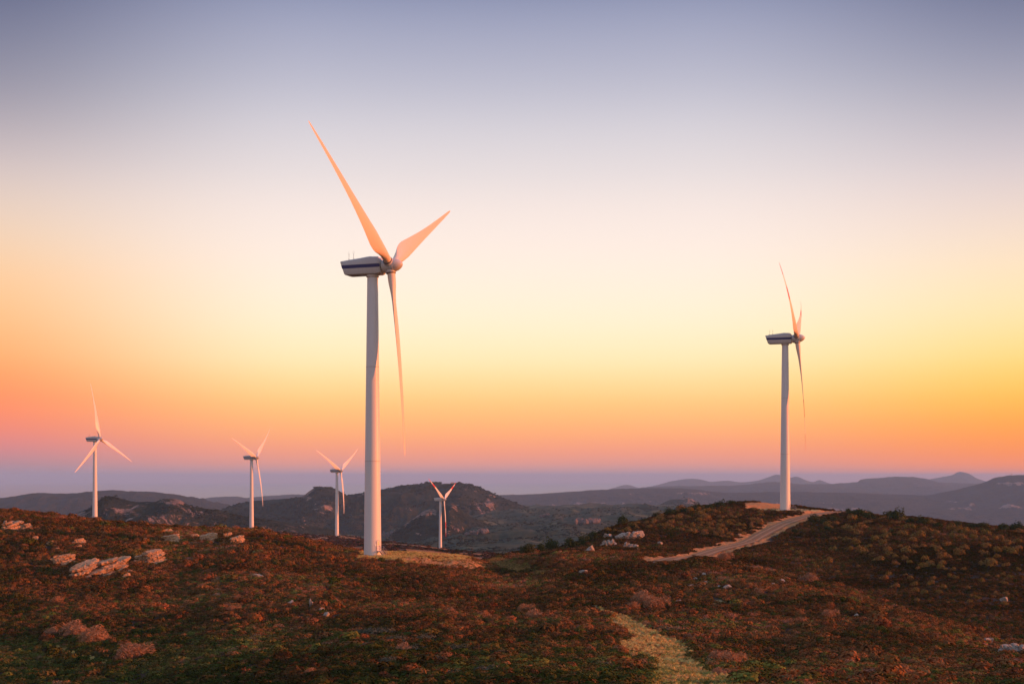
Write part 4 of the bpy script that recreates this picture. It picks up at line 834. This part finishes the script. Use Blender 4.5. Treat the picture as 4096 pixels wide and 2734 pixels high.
# distinct plants on the near slopes
for i, (a, b, w, lab) in enumerate([(560, 2228, 62, "yellow green bush above the flat leaning slabs"), (476, 2262, 66, "yellow green bush on top of the biggest layered outcrop"), (780, 2120, 34, "small round bush on the ridge skyline by the slabs")]):
    place(random.choice(bush_mes), "bush", a, b, w, lab, "bush", "green bushes among the ridge rocks", 150, hk=.85)
twig_mes = [lump_mesh("dead_shrub", 600 + i, 2200, .024, M['twig'], 7, .95, 1.05, True, .85) for i in range(3)]
for (a, b, w, lab) in [(300, 2540, 110, "windswept reddish dead shrub, upper half of the big pair on the shady slope"), (378, 2566, 120, "windswept reddish dead shrub, lower half of the big pair on the shady slope"), (208, 2540, 62, "narrow dead shrub beside the big windswept pair"), (540, 2640, 120, "grey brown dead shrub low on the shady slope"), (2104, 2448, 60, "orange dead shrub sloping down the middle of the hillside, upper part"), (2142, 2474, 74, "orange dead shrub sloping down the middle of the hillside, lower part"), (2575, 2412, 96, "bent rusty shrub beside the pale flat rocks"), (2625, 2436, 90, "rusty shrub under the pale flat rocks"), (2540, 2438, 60, "small rusty shrub downhill of the bent one"), (2876, 2646, 80, "rusty shrub right under the clearing edge"), (2930, 2660, 92, "round tan shrub next to the clearing"), (2880, 2700, 60, "low rusty shrub by the tan round one"), (1250, 2700, 56, "thin grey dead shrub among green scrub"), (235, 2412, 52, "pale bare bush on the red slope below the biggest outcrop"), (806, 2356, 44, "pink bare bush on the red slope"), (936, 2446, 48, "pale bare bush at the middle of the red slope"), (2900, 2240, 56, "bare reddish bush below the road edge"), (3240, 2330, 70, "bare reddish bush in the dip under the road"), (3320, 2470, 60, "bare bush on the crest of the dark dip"), (1620, 2610, 76, "grey bare shrub in the middle of the silvery bushes")]:
    place(random.choice(twig_mes), "dead_shrub", a, b, w * 1.05, lab, "shrub", "dead shrubs on the slopes", 98, rz=random.uniform(-.5, .3), hk=.75, sink=-.02)
silver_mes = [lump_mesh("silvery_bush", 640 + i, 700, .06, M['silver'], 7, .6, 1.0) for i in range(3)]
for (a, b, w, lab) in [(1460, 2540, 76, "silvery green bush, first of the pale row"), (1520, 2540, 90, "silvery green bush, tallest of the pale row"), (1586, 2566, 70, "silvery green bush downhill of the tallest one"), (1660, 2606, 70, "silvery green bush at the lower end of the pale row"), (1762, 2650, 84, "grey green bush in the green slope below the pale row"), (1840, 2600, 70, "brownish silver bush above the grey green one"), (1930, 2690, 90, "grey green bush near the bottom of the green slope"), (1480, 2590, 60, "small silver bush just under the tallest one"), (1700, 2560, 66, "silver bush set apart uphill of the row end"), (1560, 2650, 70, "grey green bush beneath the grey bare shrub"), (1820, 2700, 64, "grey green bush between the two lowest ones"), (2010, 2620, 60, "faded green bush uphill of the lowest grey green bush")]:
    place(random.choice(silver_mes), "silvery_bush", a, b, w * 1.35, lab, "bush", "silvery bushes on the lower slope", 98, hk=.8)
# wooden post on the far hill
p = ray_ground(2551, 2216, 275.); bm = bmesh.new(); add_tube(bm, [(0, 0, -.2), (0, 0, .9)], [.07, .06], 8); add_tube(bm, [(0, 0, .9), (0, 0, 1.02)], [.08, .03], 8)
o = bm_obj("post", bm, M['wood'], label="short wooden post below the pale outcrop", cat="post"); o.location = p
# trees and the station on the dark mountain's summit, mast on the table mountain
for i in range(14):
    px = 1708 + i * 4.3; D = 4140.; z = (HY - (1930 + .3 * random.uniform(-1, 2))) * D / F
    o = tag(empty("tree", ((px - CX) / F * D, D + random.uniform(-30, 30), z - 3), random.uniform(0, 6)), "dark tree in the clump on the summit of the dark mountain", "tree", "summit trees"); s = random.uniform(6, 12); o.scale = (s, s, s * .8)
    c_ = obj("crown", tree_mes[i % 4], o); c_.location = (0, 0, .1); obj("trunk", trunk_me, o)
D = 4170.; bx = lambda px: (px - CX) / F * D
root = tag(empty("hilltop_station", (bx(1824), D, (HY - 1932.5) * D / F)), "low orange lit station building on the dark mountain summit", "building")
M['plaster'] = paint_mat("ochre_plaster", (.55, .38, .27), .9, .2, .1)
bm = bmesh.new(); add_box(bm, (-14, 0, 2), (14, 8, 7)); add_box(bm, (4, 2, 1.5), (16, 8, 5)); add_box(bm, (18, 0, 1), (10, 7, 5)); bm_obj("wall", bm, M['plaster'], root)
bm = bmesh.new(); add_box(bm, (-14, 0, 5.75), (15, 9, .5)); add_box(bm, (4, 2, 4.25), (17, 9, .5)); add_box(bm, (18, 0, 3.75), (11, 8, .5)); bm_obj("roof", bm, M['rock_warm'], root)
bm = bmesh.new(); add_tube(bm, [(8, 0, 4), (8, 0, 13)], [.5, .25], 6); bm_obj("mast", bm, M['steel'], root); root.scale = (.8, .8, .6)
D = 9700.; bm = bmesh.new()
for s in (-1, 1): add_tube(bm, [(s * 5, 0, -4), (s * 1.5, 0, 16)], [1.2, .8], 5)
for z in (2, 7, 12): add_box(bm, (0, 0, z), (10 - z * .4, 1, 1))
o = bm_obj("radio_mast", bm, M['steel'], label="radio mast on top of the dark table mountain", cat="mast"); o.location = ((4047 - CX) / F * D, D, (HY - 1900) * D / F)

# ---------------------------------------------------------------- scrub (instances: nobody could count it)
def protos(cname, meshes):
    c_ = bpy.data.collections.new(cname)
    for m_ in meshes:
        o = bpy.data.objects.new(m_.name, m_); c_.objects.link(o)
    return c_
def scatter(name, P, cols, scl, coll, nvar, label):
    n = len(P); me = bpy.data.meshes.new(name); me.vertices.add(n); me.vertices.foreach_set("co", np.asarray(P, np.float32).ravel())
    for an, ty, arr in (("col", 'FLOAT_COLOR', np.c_[cols, np.ones(n)]), ("scl", 'FLOAT_VECTOR', scl), ("rotz", 'FLOAT', rng.uniform(0, 6.28, n)), ("pick", 'INT', rng.integers(0, nvar, n) if not isinstance(nvar, np.ndarray) else nvar)):
        a = me.attributes.new(an, ty, 'POINT'); a.data.foreach_set({'FLOAT_COLOR': "color", 'FLOAT_VECTOR': "vector"}.get(ty, "value"), np.asarray(arr, np.int32 if ty == 'INT' else np.float32).ravel())
    o = obj(name, me, kind='stuff', label=label)
    ng = bpy.data.node_groups.new(name + "_scatter", 'GeometryNodeTree')
    ng.interface.new_socket("Geometry", in_out='INPUT', socket_type='NodeSocketGeometry'); ng.interface.new_socket("Geometry", in_out='OUTPUT', socket_type='NodeSocketGeometry')
    N, Lk = ng.nodes, ng.links; gi, go = N.new("NodeGroupInput"), N.new("NodeGroupOutput")
    ci = N.new("GeometryNodeCollectionInfo"); ci.inputs[0].default_value = coll; ci.inputs["Separate Children"].default_value = True; ci.inputs["Reset Children"].default_value = True
    def na(nm, ty):
        q = N.new("GeometryNodeInputNamedAttribute"); q.data_type = ty; q.inputs[0].default_value = nm; return q.outputs[0]
    ip = N.new("GeometryNodeInstanceOnPoints"); ip.inputs["Pick Instance"].default_value = True
    cb = N.new("ShaderNodeCombineXYZ"); Lk.new(na("rotz", 'FLOAT'), cb.inputs[2])
    mp_ = N.new("GeometryNodeMeshToPoints"); Lk.new(gi.outputs[0], mp_.inputs[0])
    Lk.new(mp_.outputs[0], ip.inputs["Points"]); Lk.new(ci.outputs[0], ip.inputs["Instance"]); Lk.new(na("pick", 'INT'), ip.inputs["Instance Index"])
    er = N.new("FunctionNodeEulerToRotation"); Lk.new(cb.outputs[0], er.inputs[0]); Lk.new(er.outputs[0], ip.inputs["Rotation"]); Lk.new(na("scl", 'FLOAT_VECTOR'), ip.inputs["Scale"])
    Lk.new(ip.outputs[0], go.inputs[0])
    md = o.modifiers.new("scatter", 'NODES'); md.node_group = ng
    return o
N0 = 290000
D = np.sqrt(rng.uniform(92 ** 2, 520 ** 2, N0 * 2)); keep = rng.uniform(0, 1, len(D)) < np.clip((235 / D) ** 1.3, .33, 1); D = D[keep]
U = rng.uniform(-.56, .56, len(D)); X, Y = U * D, D
Z, RD, SD = height(X, Y, True); gr, di = masks(X, Y, Z, RD, SD); px, py = px_of(X, Y, Z)
ok = (RD > ROADW + np.where(SD > 0, 2.6, .9)) & (di < .5)
sparse = (gr > .5); ok &= ~(sparse & (rng.uniform(0, 1, len(X)) > np.where(gr > .6, .05 + .8 * (fbm(X / 2.6, Y / 2.6, None, 33, 3) > .17), .45)))
for (a, b, r_) in ROCKS: ok &= np.hypot(X - a, Y - b) > r_
for (a, b, r_) in PLANTS: ok &= np.hypot(X - a, Y - b) > r_ * .8
for pp, r0, r1 in PADS: ok &= np.hypot(X - pp.x, Y - pp.y) > (2.6 if pp.y < 300 else 4)
patch = fbm(X / 6., Y / 6., None, 81, 3); ok &= (patch > -.36) | (rng.uniform(0, 1, len(X)) < .35)
X, Y, Z, px, py, gr = X[ok], Y[ok], Z[ok], px[ok], py[ok], gr[ok]; n = len(X)
big = fbm(X / 17., Y / 17., None, 91, 4); mid = fbm(X / 3.2, Y / 3.2, None, 95, 3); rnd = rng.uniform(-1, 1, n)
green = sstep(-60, 190, py - (2425 + .045 * np.clip(px, 0, 4096)) + 70 * big)
green = np.maximum(green, .5 * sstep(.15, .5, big)) * (1 - .55 * sstep(2900, 3300, px))
pal = np.array([(.190, .088, .036), (.150, .080, .034), (.112, .068, .028), (.245, .128, .078), (.086, .076, .024), (.058, .072, .019), (.115, .122, .033), (.165, .115, .062)]) * np.array([1.1, .99, .86])
key = rnd * .38 + mid * .9 + big * .75
red_i = np.select([key > .75, key > .22, key > -.15, key > -.55], [3, 0, 1, 2], 4); grn_i = np.select([key > .8, key > .4, key > -.05, key > -.6], [7, 6, 4, 5], 2)
isg = rng.uniform(0, 1, n) < (.10 + .8 * green); idx = np.where(isg, grn_i, red_i)
cols = pal[idx] * (1 + .16 * rng.normal(size=(n, 1)) + .6 * big[:, None]).clip(.45, 1.8) * (1 + .06 * rng.normal(size=(n, 3)))
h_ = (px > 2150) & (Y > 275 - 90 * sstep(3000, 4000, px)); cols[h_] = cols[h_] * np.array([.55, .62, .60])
sz = 1.03 * (.62 + .95 * rng.uniform(0, 1, n) ** 2.2 + .3 * np.clip(mid, 0, 1)) * (1 + .55 * sstep(210, 420, Y)); sz[gr > .5] *= .45; sz[h_] *= .66; tall_ = (rng.uniform(0, 1, n) < .022) & (gr < .5) & ~h_ & (idx != 7) & (idx != 3); sz[tall_] *= 1.75
hk = rng.uniform(.65, 1.15, n)
dead = (idx == 3) | (idx == 7)
pk = np.where(dead & (rng.uniform(0, 1, n) < .55), 6 + rng.integers(0, 3, n), rng.integers(0, 6, n))
pr_s = [lump_mesh("scrub_%s" % "abcdef"[i], 700 + i, 160, .115, M['scrub'], 3 if i % 2 else 2, .62, 1.25) for i in range(6)] + [lump_mesh("scrub_twiggy_%s" % "abc"[i], 720 + i, 170, .035, M['scrub'], 2, .7, 1.25, True) for i in range(3)]
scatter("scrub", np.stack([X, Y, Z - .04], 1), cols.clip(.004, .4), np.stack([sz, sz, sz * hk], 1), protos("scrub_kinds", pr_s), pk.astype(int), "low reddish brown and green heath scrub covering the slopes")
print("scrub", n, flush=True)
D = np.sqrt(rng.uniform(95 ** 2, 350 ** 2, 420000)); U = rng.uniform(-.42, .42, len(D)); X, Y = U * D, D
pre = in_poly(PX(X / Y), HY - F * zbase(X, Y) / Y, [(2400, 2420), (3000, 2640), (3000, 2800), (2430, 2800)]) | ((PX(X / Y) > 1400) & (PX(X / Y) < 2260) & (Y > 235)) | in_poly(PX(X / Y), HY - F * zbase(X, Y) / Y, [(180, 2560), (470, 2620), (470, 2690), (180, 2620)])
X, Y = X[pre], Y[pre]; Z, RD, SD = height(X, Y, True); gr, di = masks(X, Y, Z, RD, SD); t1b = turb_geo(1)[1]
k_ = ((gr > .5) | ((di > .5) & (rng.uniform(0, 1, len(X)) < .25))) & (np.hypot(X - t1b.x, Y - t1b.y) > 2.4); X, Y, Z, gr = X[k_], Y[k_], Z[k_], gr[k_]; n = len(X)
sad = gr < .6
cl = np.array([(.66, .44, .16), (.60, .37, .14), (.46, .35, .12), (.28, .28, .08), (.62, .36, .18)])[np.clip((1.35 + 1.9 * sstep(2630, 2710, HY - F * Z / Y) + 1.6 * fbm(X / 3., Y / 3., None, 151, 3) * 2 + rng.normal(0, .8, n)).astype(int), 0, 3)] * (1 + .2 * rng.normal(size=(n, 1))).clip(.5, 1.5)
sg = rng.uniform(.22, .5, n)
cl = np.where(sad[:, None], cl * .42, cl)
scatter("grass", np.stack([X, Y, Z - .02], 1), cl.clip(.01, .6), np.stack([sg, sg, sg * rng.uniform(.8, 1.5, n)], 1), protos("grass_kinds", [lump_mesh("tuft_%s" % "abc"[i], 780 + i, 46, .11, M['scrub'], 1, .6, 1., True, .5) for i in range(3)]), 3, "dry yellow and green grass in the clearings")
print("grass", n)
# --- thickets on the valley floor and the mid hills
def cover(X, Y, Z, w0):
    n = len(X); s = w0 * (.6 + .9 * rng.uniform(0, 1, n) ** 2); c1 = np.array([(.024, .034, .014), (.032, .040, .017), (.045, .043, .021), (.018, .027, .012)])[rng.integers(0, 4, n)] * (1 + .25 * rng.normal(size=(n, 1))).clip(.5, 1.6)
    return np.stack([X, Y, Z - .1 * s], 1), c1, np.stack([s, s, s * rng.uniform(.6, 1., n)], 1)
PA, CA, SA = [], [], []
D = np.sqrt(rng.uniform(520 ** 2, 1250 ** 2, 26000)); U = rng.uniform(-.42, .2, len(D)); X, Y = U * D, D; Z = height(X, Y)
a, b, c_ = cover(X, Y, Z, 2.2); b = np.where(rng.uniform(0, 1, (len(X), 1)) < .7, np.array([(.085, .042, .026)]) * rng.uniform(.5, 1.4, (len(X), 1)), b)
gz_, dz_ = masks(X, Y, Z, np.full(len(X), 99.), np.zeros(len(X))); k_ = (dz_ < .5) & np.all([np.hypot(X - p.x, Y - p.y) > 14 for p, _, _ in PADS], 0); PA.append(a[k_]); CA.append(b[k_]); SA.append(c_[k_])
D = np.exp(rng.uniform(math.log(1250), math.log(3400), 52000)); U = rng.uniform(-.42, .30, len(D)); X, Y = U * D, D; Z = height(X, Y)
k_ = fbm(X / 90., Y / 90., None, 131, 4) > .0; a, b, c_ = cover(X[k_], Y[k_], Z[k_], 5.); PA.append(a); CA.append(b); SA.append(c_)
for hi, (X, Y, Z, S, rk) in enumerate(HILLPTS):
    wgt = ((S < .12) & (S > -.97) & (rk < .42)).ravel(); idx_ = np.nonzero(wgt)[0]; nn = [9000, 9000, 14000, 3000, 5000][hi]
    q = rng.choice(idx_, nn); dens = fbm(X.ravel()[q] / 120., Y.ravel()[q] / 120., None, 141, 3) > -.25; q = q[dens]
    jx = rng.normal(0, 2., len(q)); a, b, c_ = cover(X.ravel()[q] + jx, Y.ravel()[q] + jx, Z.ravel()[q], [4.5, 7, 8, 5, 6][hi]); PA.append(a); CA.append(b * .9); SA.append(c_)
pr_w = [lump_mesh("thicket_%s" % "abcd"[i], 760 + i, 60, .24, M['scrub'], 2, .7, 1.2) for i in range(4)]
scatter("undergrowth", np.concatenate(PA), np.concatenate(CA).clip(.004, .3), np.concatenate(SA), protos("thicket_kinds", pr_w), 4, "dark evergreen thicket on the valley floor and mid hills")

# ---------------------------------------------------------------- sky and sun
w = bpy.data.worlds.new("World"); scene.world = w; w.use_nodes = True; nt = w.node_tree; nt.nodes.clear()
out = nt.nodes.new("ShaderNodeOutputWorld"); bg = nt.nodes.new("ShaderNodeBackground"); nt.links.new(bg.outputs[0], out.inputs[0])
tc = nt.nodes.new("ShaderNodeTexCoord"); sp_ = nt.nodes.new("ShaderNodeSeparateXYZ"); nt.links.new(tc.outputs["Generated"], sp_.inputs[0])
def wm(op, a, b=0., cl=False):
    nd = nt.nodes.new("ShaderNodeMath"); nd.operation = op; nd.use_clamp = cl
    for i, v in enumerate((a, b)):
        if isinstance(v, bpy.types.NodeSocket): nt.links.new(v, nd.inputs[i])
        else: nd.inputs[i].default_value = v
    return nd.outputs[0]
ZS = .40
fac = wm('DIVIDE', sp_.outputs[2], ZS, True)
def y2z(y): return math.sin(math.atan((HY - y) / F))
def sky_ramp(stops):
    nd = nt.nodes.new("ShaderNodeValToRGB"); nd.color_ramp.interpolation = 'B_SPLINE'; e = nd.color_ramp.elements
    st = [(0. if y >= HY else y2z(y) / ZS, lin(c)) for y, c in stops]; st.sort(key=lambda q: q[0])
    while len(e) < len(st): e.new(.5)
    for el, (p_, c_) in zip(e, st): el.position = p_; el.color = c_
    nt.links.new(fac, nd.inputs[0]); return nd.outputs[0]
SKY_L = [(1905, (158, 137, 156)), (1880, (166, 135, 150)), (1850, (182, 134, 143)), (1800, (210, 132, 134)), (1740, (232, 132, 118)), (1660, (249, 138, 100)), (1570, (253, 147, 94)), (1450, (253, 171, 107)), (1300, (249, 189, 134)), (1150, (244, 198, 152)), (1000, (234, 203, 176)), (850, (218, 197, 186)), (700, (196, 182, 184)), (520, (158, 152, 164)), (350, (134, 134, 153)), (170, (110, 114, 140)), (0, (89, 94, 124)), (-350, (80, 86, 122))]
SKY_C = [(1905, (190, 150, 158)), (1880, (206, 150, 148)), (1850, (228, 150, 134)), (1800, (244, 154, 122)), (1740, (251, 167, 114)), (1660, (254, 185, 116)), (1570, (254, 205, 132)), (1450, (254, 228, 174)), (1300, (253, 234, 202)), (1150, (250, 232, 212)), (1000, (245, 228, 217)), (850, (239, 223, 216)), (700, (223, 213, 213)), (520, (206, 201, 208)), (350, (183, 182, 197)), (170, (163, 165, 187)), (0, (141, 147, 175)), (-350, (100, 108, 144))]
SKY_R = [(1905, (252, 140, 98)), (1850, (252, 140, 88)), (1800, (252, 146, 78)), (1740, (253, 155, 72)), (1660, (255, 174, 74)), (1570, (255, 194, 88)), (1450, (254, 214, 128)), (1300, (252, 223, 168)), (1150, (247, 221, 183)), (1000, (238, 214, 195)), (850, (223, 204, 198)), (700, (203, 192, 197)), (520, (173, 168, 180)), (350, (147, 148, 168)), (170, (121, 125, 151)), (0, (99, 105, 135)), (-350, (88, 94, 130))]
L_, C_, RR = sky_ramp(SKY_L), sky_ramp(SKY_C), sky_ramp(SKY_R)
hx = wm('DIVIDE', sp_.outputs[0], wm('MAXIMUM', wm('ABSOLUTE', sp_.outputs[1]), .15))
def sm(a, lo, hi):
    nd = nt.nodes.new("ShaderNodeMapRange"); nd.interpolation_type = 'SMOOTHSTEP'; nt.links.new(a, nd.inputs[0]); nd.inputs[1].default_value = lo; nd.inputs[2].default_value = hi; return nd.outputs[0]
def wmix(f, a, b, blend='MIX'):
    nd = nt.nodes.new("ShaderNodeMix"); nd.data_type = 'RGBA'; nd.blend_type = blend
    for i, v in ((0, f), (6, a), (7, b)):
        if isinstance(v, bpy.types.NodeSocket): nt.links.new(v, nd.inputs[i])
        else: nd.inputs[i].default_value = v
    return nd.outputs[2]
col = wmix(sm(hx, -.43, -.14), L_, C_); col = wmix(sm(hx, .12, .43), col, RR)
# above the picture the procedural sky takes over, dim at the zenith
sk = nt.nodes.new("ShaderNodeTexSky"); sk.sky_type = 'NISHITA'; sk.sun_disc = False; sk.sun_elevation = SUN_EL; sk.sun_rotation = _az; sk.altitude = 400
dim = wmix(1., sk.outputs[0], (.46, .40, .43, 1), 'MULTIPLY')
col = wmix(sm(sp_.outputs[2], .36, .62), col, dim)
low = wmix(sm(sp_.outputs[2], -.02, .0), (.10, .07, .07, 1), col)
nt.links.new(low, bg.inputs[0]); bg.inputs[1].default_value = .82
sd = bpy.data.lights.new("sun", 'SUN'); so = bpy.data.objects.new("sun", sd); COL.objects.link(so)
sd.energy = 4.4; sd.angle = R_(.8); sd.color = (1.0, .235, .045)
so.rotation_euler = (-sunv).to_track_quat('-Z', 'Y').to_euler()

scene.render.engine = 'CYCLES'
scene.cycles.use_denoising = True
scene.cycles.max_bounces = 6; scene.cycles.diffuse_bounces = 3; scene.cycles.volume_bounces = 3; scene.cycles.transparent_max_bounces = 4
scene.view_settings.view_transform = 'Standard'; scene.view_settings.look = 'None'; scene.view_settings.exposure = .45; scene.view_settings.gamma = 1
